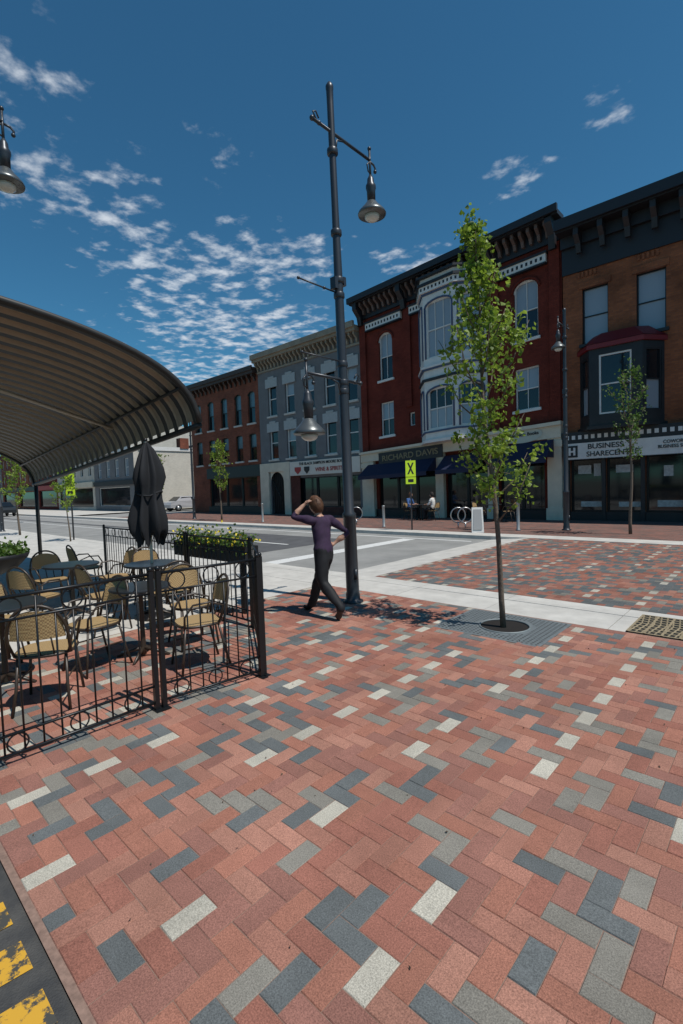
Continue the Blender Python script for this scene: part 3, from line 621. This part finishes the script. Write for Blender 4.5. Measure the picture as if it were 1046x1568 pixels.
# ---------------------------------------------------------------- fence
def fence(name,pts,H=1.08):
    mb=MB(name)
    for (ax,ay),(bx,by) in zip(pts[:-1],pts[1:]):
        A=Vector((ax,ay,0)); B=Vector((bx,by,0)); L=(B-A).length; np_=max(1,round(L/1.6)); d=(B-A).normalized()
        for p in range(np_):
            a=A+(B-A)*(p/np_)+d*.03; b=A+(B-A)*((p+1)/np_)-d*.03; l=(b-a).length
            for q in (a,b):
                mb.box(q.x-.018,q.x+.018,q.y-.018,q.y+.018,0,H+.02,black,'post'); mb.ball((q.x,q.y,H+.035),.024,black,5,part='post'); mb.box(q.x-.06,q.x+.06,q.y-.03,q.y+.03,.0085,.016,black,'post')
            for z,r in ((H,.013),(H-.15,.009),(.2,.009),(.07,.011)): mb.tube([a+Vector((0,0,z)),b+Vector((0,0,z))],r,black,6,part='rail')
            n=max(2,round(l/.115))
            for i in range(1,n):
                q=a+(b-a)*(i/n); mb.tube([q+Vector((0,0,.07)),q+Vector((0,0,H-.15 if i%3 else H))],.0068,black,5,part='pickets')
            nr=max(1,round(l/.33))
            for i in range(nr):
                c=a+(b-a)*((i+.5)/nr)
                for zc,r in ((H-.075,.068),(.135,.06)):
                    mb.tube([c+d*(r*math.cos(2*math.pi*k/16))+Vector((0,0,zc+r*math.sin(2*math.pi*k/16))) for k in range(16)],.006,black,5,closed=True,part='rings')
    return mb.build(True)
fence('metal_fence',[(-9.8,.55),(-3.62,.55),(-3.62,1.72),(-3.5,2.65),(-4.85,3.55),(-9.8,3.7)])
# ---------------------------------------------------------------- furniture
def weave():
    m=bpy.data.materials.new('woven_rattan'); m.use_nodes=True; nt=m.node_tree; b=nt.nodes['Principled BSDF']
    tc=nt.nodes.new('ShaderNodeTexCoord'); ck=nt.nodes.new('ShaderNodeTexChecker'); ck.inputs['Scale'].default_value=70
    ck.inputs['Color1'].default_value=(.46,.32,.15,1); ck.inputs['Color2'].default_value=(.26,.165,.075,1)
    nt.links.new(tc.outputs['Object'],ck.inputs['Vector']); nt.links.new(ck.outputs['Color'],b.inputs['Base Color'])
    bp=nt.nodes.new('ShaderNodeBump'); bp.inputs['Strength'].default_value=.5; bp.inputs['Distance'].default_value=.003; nt.links.new(ck.outputs['Fac'],bp.inputs['Height']); nt.links.new(bp.outputs['Normal'],b.inputs['Normal'])
    b.inputs['Roughness'].default_value=.6; return m
rat=weave(); chairf=mat('chair_frame_brown',(.04,.028,.02),.4)
def chair(x,y,rot):
    mb=MB('bistro_chair'); mb.M=Matrix.Translation((x,y,0))@Matrix.Rotation(R(rot),4,'Z')
    pts=[]; 
    for i in range(24):
        a=2*math.pi*i/24; c,s=math.cos(a),math.sin(a); pts.append((.21*math.copysign(abs(c)**.7,c),.20*math.copysign(abs(s)**.7,s)))
    mb.prism(pts,.435,.462,rat,'seat'); mb.tube([(px*1.02,py*1.02,.448) for px,py in pts],.013,chairf,6,closed=True,part='frame')
    for sx in (-1,1):
        mb.tube([(sx*.17,.16,.44),(sx*.19,.19,.2),(sx*.205,.215,.008)],.012,chairf,6,part='leg')
        mb.tube([(sx*.17,-.15,.44),(sx*.18,-.2,.2),(sx*.2,-.25,.008)],.012,chairf,6,part='leg')
        mb.tube([(sx*.18,.17,.25),(sx*.18,-.18,.25)],.007,chairf,5,part='leg')
        mb.tube([(sx*.19,-.15,.45),(sx*.235,-.19,.62),(sx*.24,-.05,.67),(sx*.235,.1,.66),(sx*.2,.17,.55),(sx*.18,.17,.44)],.011,chairf,6,part='arm')
    hoop=[]; nn=20
    for i in range(nn+1):
        t=math.pi*i/nn; hoop.append((-.215*math.cos(t),-.19-.10*math.sin(t)**.6,.46+.41*math.sin(t)**.55))
    mb.tube(hoop,.013,chairf,8,part='backrest')
    v=[];f=[];nu,nv=12,6
    for j in range(nv+1):
        for i in range(nu+1):
            u=-1+2*i/nu; w=j/nv; z=.60+.23*w*(1-.25*u*u); xx=u*.195*(1-.12*w*abs(u)); yy=-.215-.055*(1-u*u)-.03*w; v.append((xx,yy,z))
    for j in range(nv):
        for i in range(nu):
            f.append((j*(nu+1)+i,j*(nu+1)+i+1,(j+1)*(nu+1)+i+1,(j+1)*(nu+1)+i))
    v2=[(a,b-.012,c) for a,b,c in v]; o=len(v)
    mb.add(v+v2,[tuple(reversed(q)) for q in f]+[tuple(o+k for k in q) for q in f],rat,True,'backrest')
    for u in (-.1,0,.1): mb.tube([(u,-.2,.46),(u,-.27,.61)],.007,chairf,5,part='backrest')
    mb.build(True)
tabm=mat('table_top_dark',(.03,.035,.04),.3,.3,var=.2)
def table(x,y,r=.36):
    mb=MB('bistro_table'); mb.lathe((x,y,.72),[(r-.01,0),(r,.005),(r,.022),(r-.008,.028)],tabm,36,smooth=False,part='top')
    mb.lathe((x,y,0),[(.03,.03),(.028,.1),(.024,.3),(.024,.65),(.05,.70),(.12,.719)],chairf,14,part='post')
    for k in range(4):
        a=R(45+90*k); c,s=math.cos(a),math.sin(a); mb.tube([(x,y,.1),(x+.12*c,y+.12*s,.07),(x+.27*c,y+.27*s,.015)],[.022,.018,.014],chairf,6,part='foot')
    mb.build(True)
table(-6.45,3.05); table(-7.45,2.35); table(-5.25,1.05)
for c in [(-5.75,2.95,80),(-6.3,2.35,5),(-7.1,3.35,-95),(-6.95,1.8,25),(-8.2,2.3,-90),(-7.6,3.0,180),(-4.22,2.42,165),(-4.5,1.2,60),(-5.0,1.75,190),(-6.0,1.1,-90),(-4.9,2.75,-100),(-9.0,3.1,0)]: chair(*c)
table(-4.95,2.2,.3); 
mb=MB('closed_patio_umbrella'); fab=mat('black_canvas',(.010,.011,.014),.85); x,y=-6.45,3.05
mb.tube([(x,y,.05),(x,y,2.42)],.02,cream,10,part='pole'); mb.lathe((x,y,0),[(.26,0.001),(.26,.03),(.08,.06),(.04,.1),(.03,.3)],black,20,part='base'); mb.ball((x,y,2.43),.03,black,6,part='pole')
n=64; prof=[(.13,1.08),(.17,1.14),(.19,1.22),(.2,1.35),(.175,1.5),(.15,1.62),(.14,1.72),(.15,1.8),(.17,1.92),(.15,2.05),(.11,2.18),(.07,2.3),(.02,2.4)]
v=[];f=[]
for k,(r,z) in enumerate(prof):
    for i in range(n):
        a=2*math.pi*i/n; fold=1+.30*math.cos(7*a+.8*math.sin(k*.5))*(1 if k<12 else 0)+.12*math.sin(3*a+k*.45)+.05*math.cos(13*a); v.append((x+.02+r*fold*math.cos(a),y+r*fold*math.sin(a),z+(.10*math.cos(7*a+2) if k==0 else 0)))
for k in range(len(prof)-1):
    for i in range(n): j=(i+1)%n; f.append((k*n+i,k*n+j,(k+1)*n+j,(k+1)*n+i))
mb.add(v,f,fab,True,'canvas'); mb.tube([(x+.02+.17*math.cos(2*math.pi*i/20),y+.17*math.sin(2*math.pi*i/20),1.70+.03*math.sin(i*.6)) for i in range(20)],.014,fab,6,closed=True,part='canvas')
mb.build(True)
def planter_bowl(x,y,r,z):
    mb=MB('planter_bowl'); mb.lathe((x,y,0),[(.18,0),(.18,.03),(.05,.08),(.045,z-.3),(.1,z-.27),(r*.7,z-.18),(r*.97,z-.06),(r*1.03,z),(r*.95,z),(r*.9,z-.04)],blackp,28,part='bowl')
    for i in range(700):
        a=random.uniform(0,6.28); rr=r*math.sqrt(random.random()); mb.leaf((x+rr*math.cos(a),y+rr*math.sin(a),z+abs(random.gauss(0,.07))),.06,leafB)
    mb.build(True)
planter_bowl(-7.6,1.45,.42,.98)
mb=MB('flower_box'); mb.box(-7.2,-5.3,3.78,4.0,.72,.95,blackp,'box'); 
fy=mat('yellow_flowers',(.7,.55,.03),.6)
for i in range(1100):
    mb.leaf((random.uniform(-7.2,-5.3),random.gauss(3.89,.09),.95+abs(random.gauss(0,.09))-(.1 if random.random()<.2 else 0)),.05,leafB if random.random()<.82 else fy)
for xx in (-7.0,-5.5): mb.box(xx-.03,xx+.03,3.86,3.92,.004,.719,black,'leg')
mb.build(True)
# ---------------------------------------------------------------- signs etc
yg=mat('fluorescent_yellow_green',(.62,.85,.03),.5)
def xsign(x,y,zb,s=.3,h=.6,ang=40):
    mb=MB('pedestrian_crossing_sign'); mb.M=Matrix.Translation((x,y,0))@Matrix.Rotation(R(ang),4,'Z')
    mb.tube([(0,.03,0),(0,.03,zb+h+.05)],.03,steel,8,part='post'); mb.box(-s/1.6,s/1.6,-.012,.0,zb,zb+h,yg,'panel')
    for d in (-1,1):
        a=.09; mb.add([(-a*d-.03,-.016-.001*d,zb+.1),(-a*d+.03,-.016-.001*d,zb+.1),(a*d+.03,-.016-.001*d,zb+h-.08),(a*d-.03,-.016-.001*d,zb+h-.08)],[(0,1,2,3)],blackp,part='symbol')
    mb.box(-s/1.6,s/1.6,-.012,.0,zb-.27,zb-.02,yg,'tab'); mb.box(-.1,.1,-.016,-.0125,zb-.2,zb-.09,blackp,'tab'); mb.build(True)
xsign(-10.4,15.0,2.0); xsign(-20.5,6.6,2.0)
def bollard(x,y,h=1.0):
    mb=MB('bollard'); mb.lathe((x,y,0),[(.08,0),(.08,.04),(.055,.06),(.055,h-.06),(.062,h-.05),(.06,h-.01),(.02,h)],mat('bollard_grey',(.3,.31,.31),.4,.4),16); mb.build()
bollard(-6.85,16.2); bollard(-20.3,15.7); bollard(-12.2,15.6,.9)
stl=mat('stainless',(.4,.4,.4),.3,.8)
for x in (-9.2,-14.3,-8.9):
    mb=MB('bike_rack'); mb.tube([(x+.28*math.cos(2*math.pi*i/24)*.7,16.3+.28*math.cos(2*math.pi*i/24)*.7,.5+.28*math.sin(2*math.pi*i/24)) for i in range(24)],.025,stl,8,closed=True,part='ring')
    mb.tube([(x,16.3,0),(x,16.3,.22)],.03,stl,8,part='post'); mb.build(True)
mb=MB('sandwich_board'); mb.M=Matrix.Translation((-7.9,15.3,0))@Matrix.Rotation(R(30),4,'Z')
mb.add([(-.2,-.25,0),(.2,-.25,0),(.18,0,.85),(-.18,0,.85),(-.2,.25,0),(.2,.25,0)],[(0,1,2,3),(5,4,3,2)],white)
mb.add([(-.15,-.245,.1),(.15,-.245,.1),(.13,-.03,.78),(-.13,-.03,.78)],[(0,1,2,3)],mat('chalkboard_grey',(.3,.3,.3),.7)); mb.build()
for i,(x,y) in enumerate([(-12.9,19.4),(-9.3,19.5)]):
    table(x,y,.33); chair(x-.65,y,-90); chair(x+.65,y,90)
def traffic_light(x,y,s=-1):
    mb=MB('traffic_light'); yl=mat('signal_yellow',(.65,.38,.02),.5)
    mb.tube([(x,y,0),(x,y,5.4)],[.1,.07],steel,10,part='pole'); mb.tube([(x,y,5.2),(x,y+4,5.5)],.05,steel,8,part='arm')
    for yy,zz in ((y+4,5.0),(y+.3,3.3)):
        mb.box(x-.1,x+.1,yy-.17,yy+.17,zz-.5,zz+.5,yl,'housing')
        for k,c in enumerate(((.03,.3,.1),(.4,.25,.02),(.5,.02,.01))):
            mb.tube([(x+.1,yy,zz-.33+.33*k),(x+.22,yy,zz-.33+.33*k)],.11,mat('lens%d'%k,c,.3),12,part='lens')
    mb.build(True)
traffic_light(-40,6.4); traffic_light(-62,6.0)
def car(x,y,rot,col,name='parked_car'):
    mb=MB(name); mb.M=Matrix.Translation((x,y,-.1))@Matrix.Rotation(R(rot),4,'Z'); pm=mat('car_'+col[0],col[1],.25,.3)
    side=[(-2.2,.35),(-2.25,.65),(-2.15,.9),(-1.6,.98),(-1.0,1.42),(.5,1.45),(1.25,1.0),(2.05,.85),(2.25,.6),(2.2,.3)]
    wv=[.86,.9,.9,.84,.66,.66,.82,.84,.86,.84]; k=len(side)
    v=[(a,-w,b) for (a,b),w in zip(side,wv)]+[(a,w,b) for (a,b),w in zip(side,wv)]
    mb.add(v,[tuple(range(k)),tuple(reversed(range(k,2*k)))]+[(j,k+j,k+(j+1)%k,(j+1)%k) for j in range(k)],pm,part='body')
    for s in (-1,1):
        mb.add([(-1.35,s*.80,1.02),(1.05,s*.83,1.02),(.45,s*.70,1.36),(-.95,s*.70,1.36)],[(0,1,2,3)],glass,part='windows')
        for wx in (-1.4,1.4): mb.tube([(wx,s*.72,.33),(wx,s*.92,.33)],.33,blackp,18,part='wheel'); mb.tube([(wx,s*.9,.33),(wx,s*.93,.33)],.18,stl,12,part='wheel')
        mb.box(2.2,2.27,s*.6-.15,s*.6+.15,.6,.75,white,'lights')
    mb.add([(.58,-.62,1.42),(.58,.62,1.42),(1.22,.76,1.04),(1.22,-.76,1.04)],[(0,1,2,3)],glass,part='windows'); mb.add([(-1.05,-.62,1.42),(-1.05,.62,1.42),(-1.58,.78,1.02),(-1.58,-.78,1.02)],[(0,1,2,3)],glass,part='windows')
    mb.build(True)
car(-44.5,25,90,('silver',(.5,.5,.52))); car(-60,12.6,180,('dark',(.02,.025,.03))); car(-75,9,0,('red',(.2,.02,.02))); car(-70,12.9,180,('grey',(.2,.2,.21)))
# ---------------------------------------------------------------- people
skin=mat('skin',(.45,.25,.17),.55); hair=mat('brown_hair',(.10,.042,.018),.6,var=.5,vscale=60); shoe=mat('black_shoe',(.012,.012,.012),.4)
def person(name,O,rot,J,shirt,trs,hairm=hair,sleeve=.5,headtilt=(0,0)):
    M=Matrix.Translation(O)@Matrix.Rotation(R(rot),4,'Z')
    names=[];V=[];E=[];Rr=[];tag=[]
    def add(n,p,r,par=None,tg='skin'):
        names.append(n);V.append(Vector(p));Rr.append(r); tag.append(tg)
        if par is not None: E.append((names.index(par),len(V)-1))
    pe=Vector(J['pelvis']); ch=Vector(J['chest']); nk=Vector(J['neck']); hd=Vector(J['head'])
    add('pelvis',pe,(.155,.13),None,'trs')
    add('waist',pe.lerp(ch,.45),(.135,.115),'pelvis','shirt'); add('chest',ch,(.16,.12),'waist','shirt')
    add('upch',ch.lerp(nk,.6),(.10,.08),'chest','shirt'); add('neck',nk,(.05,.05),'upch','skin'); add('hd',nk.lerp(hd,.6),(.05,.05),'neck','skin')
    for s in 'lr':
        sh=Vector(J['sh_'+s]); el=Vector(J['el_'+s]); wr=Vector(J['wr_'+s])
        add('sh_'+s,sh,(.065,.065),'upch','shirt'); add('ua_'+s,sh.lerp(el,.5),(.054,.054),'sh_'+s,'shirt'); add('el_'+s,el,(.045,.045),'ua_'+s,'shirt')
        add('fa_'+s,el.lerp(wr,.45),(.039,.039),'el_'+s,'shirt' if sleeve>.6 else 'skin'); add('wr_'+s,wr,(.026,.026),'fa_'+s,'skin')
        hdir=(Vector(J['hand_'+s])-wr).normalized(); palm=wr+hdir*.06; add('pl_'+s,palm,(.036,.02),'wr_'+s,'skin')
    for s in 'lr':
        hp=Vector(J['hip_'+s]); kn=Vector(J['kn_'+s]); an=Vector(J['an_'+s]); to=Vector(J['toe_'+s])
        add('hp_'+s,hp,(.112,.112),'pelvis','trs'); add('th_'+s,hp.lerp(kn,.5),(.098,.098),'hp_'+s,'trs'); add('kn_'+s,kn,(.075,.075),'th_'+s,'trs')
        add('cf_'+s,kn.lerp(an,.4),(.072,.072),'kn_'+s,'trs'); add('an_'+s,an,(.060,.060),'cf_'+s,'trs')
        add('ft_'+s,an.lerp(to,.5)-Vector((0,0,.02)),(.042,.036),'an_'+s,'shoe'); add('to_'+s,to,(.038,.022),'ft_'+s,'shoe')
    me=bpy.data.meshes.new('figure'); me.from_pydata([tuple(v) for v in V],E,[]); ob=bpy.data.objects.new('figure',me); sc.collection.objects.link(ob)
    sk=ob.modifiers.new('Skin','SKIN'); sk.use_smooth_shade=True; sk.branch_smoothing=.3
    for i,d in enumerate(me.skin_vertices[0].data): d.radius=Rr[i]; d.use_root=(i==0)
    ss=ob.modifiers.new('Sub','SUBSURF'); ss.levels=2; ss.render_levels=2
    dg=bpy.context.evaluated_depsgraph_get(); m2=bpy.data.meshes.new_from_object(ob.evaluated_get(dg)); bpy.data.objects.remove(ob)
    mats={'skin':skin,'shirt':shirt,'trs':trs,'shoe':shoe}; keys=list(mats)
    for k in keys: m2.materials.append(mats[k])
    for p in m2.polygons:
        c=p.center; best=1e9;bt=0
        for a,b in E:
            A,B=V[a],V[b]; d=B-A; t=max(0,min(1,(c-A).dot(d)/max(1e-6,d.dot(d)))); q=(c-(A+d*t)).length-(Rr[b][0]*.6)
            if q<best:
                best=q; bt=tag[b]
                if tag[b]=='shirt' and tag[a]=='trs' and t<.35: bt='trs' if t<.05 else 'shirt'
                if tag[b]=='skin' and names[b].startswith('fa_') and t<.7: bt='shirt'
        p.material_index=keys.index(bt); p.use_smooth=True
    for i,vv in enumerate(m2.vertices):
        nn=noise.noise(Vector((vv.co.x*9,vv.co.y*9,vv.co.z*16)))*.014
        vv.co+=vv.normal*nn
    body=bpy.data.objects.new('body',m2); sc.collection.objects.link(body)
    emp=bpy.data.objects.new(name,None); sc.collection.objects.link(emp); body.parent=emp
    mb=MB('head'); H=hd; sz=(.095,.075,.115)
    mb.M=Matrix.Translation(H)@Matrix.Rotation(headtilt[0],4,'X')@Matrix.Rotation(headtilt[1],4,'Y')
    n=16; vs=[];fs=[];m=24
    for i in range(n+1):
        ph=math.pi*i/n
        for k in range(m):
            a=2*math.pi*k/m; x=math.sin(ph)*math.cos(a); y=math.sin(ph)*math.sin(a); z=-math.cos(ph)
            nar=1-.22*max(0,-z); px=x*sz[0]*(nar if x<0 else 1-.1*max(0,-z)); py=y*sz[1]*nar
            vs.append((px,py,z*sz[2]))
    for i in range(n):
        for k in range(m): j=(k+1)%m; fs.append((i*m+k,i*m+j,(i+1)*m+j,(i+1)*m+k))
    mb.add(vs,fs,skin,True,'head')
    mb.ball((.098,0,-.015),.014,skin,6,sz=(1.1,.8,1.6)); mb.ball((.086,0,-.058),.02,mat('lips',(.35,.12,.1),.5),6,sz=(.4,1,.35))
    for s in (-1,1):
        mb.ball((.083,s*.03,.008),.011,white,6,sz=(.6,1,.7)); mb.ball((.089,s*.03,.008),.005,black,5); mb.ball((0,s*.075,-.01),.022,skin,6,sz=(.6,.35,1.1))
        mb.box(.08,.088,s*.03-.015,s*.03+.015,.028,.033,hairm)
    hv=[];hf=[]
    for i in range(n+1):
        ph=math.pi*i/n
        for k in range(m):
            a=2*math.pi*k/m; x=math.sin(ph)*math.cos(a); y=math.sin(ph)*math.sin(a); z=-math.cos(ph)
            o=1.13+.05*math.sin(9*a+3*ph)+.04*math.sin(17*a-5*ph)
            lim=-.85+1.25*max(0,x+.15)**.8
            if z<lim: o=.8
            hv.append((x*sz[0]*o-.010,y*sz[1]*o,z*sz[2]*(o if z>0 else min(o,1.05))+.006))
    for i in range(n):
        for k in range(m): j=(k+1)%m; hf.append((i*m+k,i*m+j,(i+1)*m+j,(i+1)*m+k))
    mb.add(hv,hf,hairm,True)
    rh=random.Random(2)
    for _ in range(420):
        a=rh.uniform(.9,5.4); ph=math.acos(rh.uniform(-.75,.98)); x=math.sin(ph)*math.cos(a); y=math.sin(ph)*math.sin(a); z=math.cos(ph)
        if z<-.85+1.25*max(0,x+.15)**.8: continue
        p=Vector((x*sz[0]*1.13-.010,y*sz[1]*1.13,z*sz[2]*1.12+.006)); o=Vector((x,y,z))
        dn=Vector((-.3,y*.3,-1)); dn=(dn-o*dn.dot(o)).normalized(); L=rh.uniform(.02,.04); sdv=dn.cross(o).normalized()
        p2=p+dn*L+o*rh.uniform(-.002,.008)
        mb.add([tuple(p-sdv*.004),tuple(p+sdv*.004),tuple(p2)],[(0,1,2)],hairm,False)
    mb.M=Matrix.Identity(4)
    for s in 'lr':
        wr=Vector(J['wr_'+s]); hdv=(Vector(J['hand_'+s])-wr).normalized(); up=Vector(J.get('pn_'+s,(0,0,1))); up=(up-hdv*up.dot(hdv)).normalized(); sd=hdv.cross(up)
        base=wr+hdv*.075
        for k,(o,L) in enumerate(((-.027,.062),(-.009,.072),(.009,.068),(.026,.052))):
            b=base+sd*o; mb.tube([b-hdv*.03,b,b+hdv*L*.5-up*.006,b+hdv*L*.8-up*.02,b+hdv*L-up*.034],[.009,.009,.008,.007,.0055],skin,7,part='fingers')
        mb.tube([wr+hdv*.025-sd*.02,wr+hdv*.045-sd*.045,wr+hdv*.075-sd*.055-up*.01],[.011,.010,.007],skin,7,part='thumb')
    h=mb.build(); h.parent=emp; emp.matrix_world=M
purple=mat('purple_shirt',(.032,.014,.042),.85,var=.3,vscale=14); trouser=mat('black_trousers',(.007,.007,.009),.75,var=.3,vscale=20)
person('walking_pedestrian',(-4.5,4.47,0),180,dict(
  pelvis=(.0,0,.84),chest=(.05,0,1.13),neck=(.08,0,1.335),head=(.12,.015,1.465),
  sh_l=(.07,.165,1.28),el_l=(.27,.29,1.33),wr_l=(.19,.16,1.49),hand_l=(.10,.06,1.575),pn_l=(0,.5,1),
  sh_r=(.05,-.165,1.28),el_r=(-.10,-.36,1.08),wr_r=(.02,-.22,.95),hand_r=(.07,-.14,.9),pn_r=(0,-1,0),
  hip_l=(-.01,.08,.80),kn_l=(-.03,.09,.46),an_l=(-.36,.09,.18),toe_l=(-.27,.09,.03),
  hip_r=(.02,-.08,.80),kn_r=(.20,-.07,.46),an_r=(.34,-.06,.10),toe_r=(.51,-.06,.035)),purple,trouser,headtilt=(-.25,.12))
def sitting(name,x,y,rot,sh,tr,hm):
    person(name,(x,y,0),rot,dict(pelvis=(0,0,.55),chest=(-.01,0,.86),neck=(.02,0,1.06),head=(.06,0,1.2),
      sh_l=(0,.165,1.0),el_l=(.08,.23,.76),wr_l=(.3,.16,.75),hand_l=(.38,.13,.75),sh_r=(0,-.165,1.0),el_r=(.08,-.23,.76),wr_r=(.3,-.16,.75),hand_r=(.38,-.13,.75),
      hip_l=(.04,.09,.52),kn_l=(.42,.1,.52),an_l=(.42,.1,.1),toe_l=(.56,.1,.035),hip_r=(.04,-.09,.52),kn_r=(.42,-.1,.52),an_r=(.40,-.1,.1),toe_r=(.54,-.1,.035)),sh,tr,hm)
sitting('seated_customer',-13.55,19.4,0,mat('blue_shirt',(.05,.12,.3),.8),trouser,hair)
sitting('seated_customer',-12.25,19.4,180,white,trouser,mat('dark_hair',(.02,.015,.012),.7))
# ---------------------------------------------------------------- world
w=bpy.data.worlds.new('World'); sc.world=w; w.use_nodes=True; nt=w.node_tree; bg=nt.nodes['Background']
az,el=84,62
sky=nt.nodes.new('ShaderNodeTexSky'); sky.sky_type='NISHITA'; sky.sun_disc=False; sky.sun_elevation=R(el); sky.sun_rotation=R(az); sky.air_density=1.0; sky.dust_density=.2; sky.ozone_density=3.0; sky.altitude=0
tint=nt.nodes.new('ShaderNodeVectorMath'); tint.operation='MULTIPLY'; tint.inputs[1].default_value=(.42,.96,1.08); nt.links.new(sky.outputs[0],tint.inputs[0])
tc=nt.nodes.new('ShaderNodeTexCoord'); sp=nt.nodes.new('ShaderNodeSeparateXYZ'); nt.links.new(tc.outputs['Generated'],sp.inputs[0])
def mth(op,a,b=None,clamp=False):
    n=nt.nodes.new('ShaderNodeMath'); n.operation=op; n.use_clamp=clamp
    for i,q in enumerate((a,b)):
        if q is None: continue
        if isinstance(q,(int,float)): n.inputs[i].default_value=q
        else: nt.links.new(q,n.inputs[i])
    return n.outputs[0]
zc=mth('MAXIMUM',sp.outputs[2],.03); px=mth('DIVIDE',sp.outputs[0],zc); py=mth('DIVIDE',sp.outputs[1],zc)
cb=nt.nodes.new('ShaderNodeCombineXYZ'); nt.links.new(px,cb.inputs[0]); nt.links.new(py,cb.inputs[1])
mask=None
for (a,b,r,st) in [(-1.65,1.45,.38,1),(-2.05,1.2,.6,1),(-2.55,1.8,.95,1),(-3.6,2.5,1.5,1),(-1.72,.58,.42,.88),(-1.38,.39,.26,.75),(-.67,1.65,.15,.9),(-.37,1.53,.12,.85),(-.5,1.5,.06,.6),(-1.28,1.88,.28,1),(-1.3,.8,.3,.4)]:
    d=nt.nodes.new('ShaderNodeVectorMath'); d.operation='DISTANCE'; nt.links.new(cb.outputs[0],d.inputs[0]); d.inputs[1].default_value=(a,b,0)
    m=nt.nodes.new('ShaderNodeMapRange'); m.interpolation_type='SMOOTHSTEP'; m.inputs[1].default_value=r*1.25; m.inputs[2].default_value=r*.3; m.inputs[3].default_value=0; m.inputs[4].default_value=st
    nt.links.new(d.outputs['Value'],m.inputs[0]); mask=m.outputs[0] if mask is None else mth('MAXIMUM',mask,m.outputs[0])
n1=nt.nodes.new('ShaderNodeTexNoise'); n1.inputs['Scale'].default_value=9.5; n1.inputs['Detail'].default_value=6; n1.inputs['Roughness'].default_value=.55; n1.inputs['Distortion'].default_value=.1; nt.links.new(cb.outputs[0],n1.inputs['Vector'])
n2=nt.nodes.new('ShaderNodeTexNoise'); n2.inputs['Scale'].default_value=1.7; n2.inputs['Detail'].default_value=2; nt.links.new(cb.outputs[0],n2.inputs['Vector'])
c=mth('ADD',mth('ADD',n1.outputs['Fac'],mth('MULTIPLY',mth('SUBTRACT',mask,1),.30)),mth('MULTIPLY',mth('SUBTRACT',n2.outputs['Fac'],.5),.25))
mr=nt.nodes.new('ShaderNodeMapRange'); mr.interpolation_type='SMOOTHSTEP'; mr.inputs[1].default_value=.41; mr.inputs[2].default_value=.72; nt.links.new(c,mr.inputs[0])
cov=mth('MULTIPLY',mth('MULTIPLY',mr.outputs[0],.9),mth('GREATER_THAN',sp.outputs[2],.0))
mx=nt.nodes.new('ShaderNodeMix'); mx.data_type='RGBA'; nt.links.new(cov,mx.inputs[0]); nt.links.new(tint.outputs[0],mx.inputs[6]); mx.inputs[7].default_value=(8.6,9.3,10.2,1)
nt.links.new(mx.outputs[2],bg.inputs['Color']); bg.inputs['Strength'].default_value=.078
try:
    w.cycles.sampling_method='MANUAL'; w.cycles.sample_map_resolution=512
except Exception: pass
su=bpy.data.lights.new('sun','SUN'); su.energy=4.1; su.angle=R(.5); su.color=(1,.96,.9); so=bpy.data.objects.new('sun',su); sc.collection.objects.link(so)
ts=Vector((math.sin(R(az))*math.cos(R(el)),math.cos(R(az))*math.cos(R(el)),math.sin(R(el)))); so.rotation_euler=ts.to_track_quat('Z','Y').to_euler()
# ---------------------------------------------------------------- camera
yaw=R(43); pitch=R(-2.94); roll=R(1.97)
fwd=Vector((-math.sin(yaw)*math.cos(pitch),math.cos(yaw)*math.cos(pitch),math.sin(pitch))); right=Vector((math.cos(yaw),math.sin(yaw),0)); up=right.cross(fwd)
r2=right*math.cos(roll)-up*math.sin(roll); u2=up*math.cos(roll)+right*math.sin(roll)
cam=bpy.data.cameras.new('camera'); co=bpy.data.objects.new('camera',cam); sc.collection.objects.link(co)
Mc=Matrix((r2,u2,-fwd)).transposed().to_4x4(); Mc.translation=(0,0,1.7); co.matrix_world=Mc
cam.sensor_fit='VERTICAL'; cam.sensor_height=36; cam.lens=17; cam.clip_end=3000; cam.clip_start=.05; sc.camera=co
sc.view_settings.view_transform='Standard'; sc.view_settings.look='None'; sc.view_settings.exposure=0
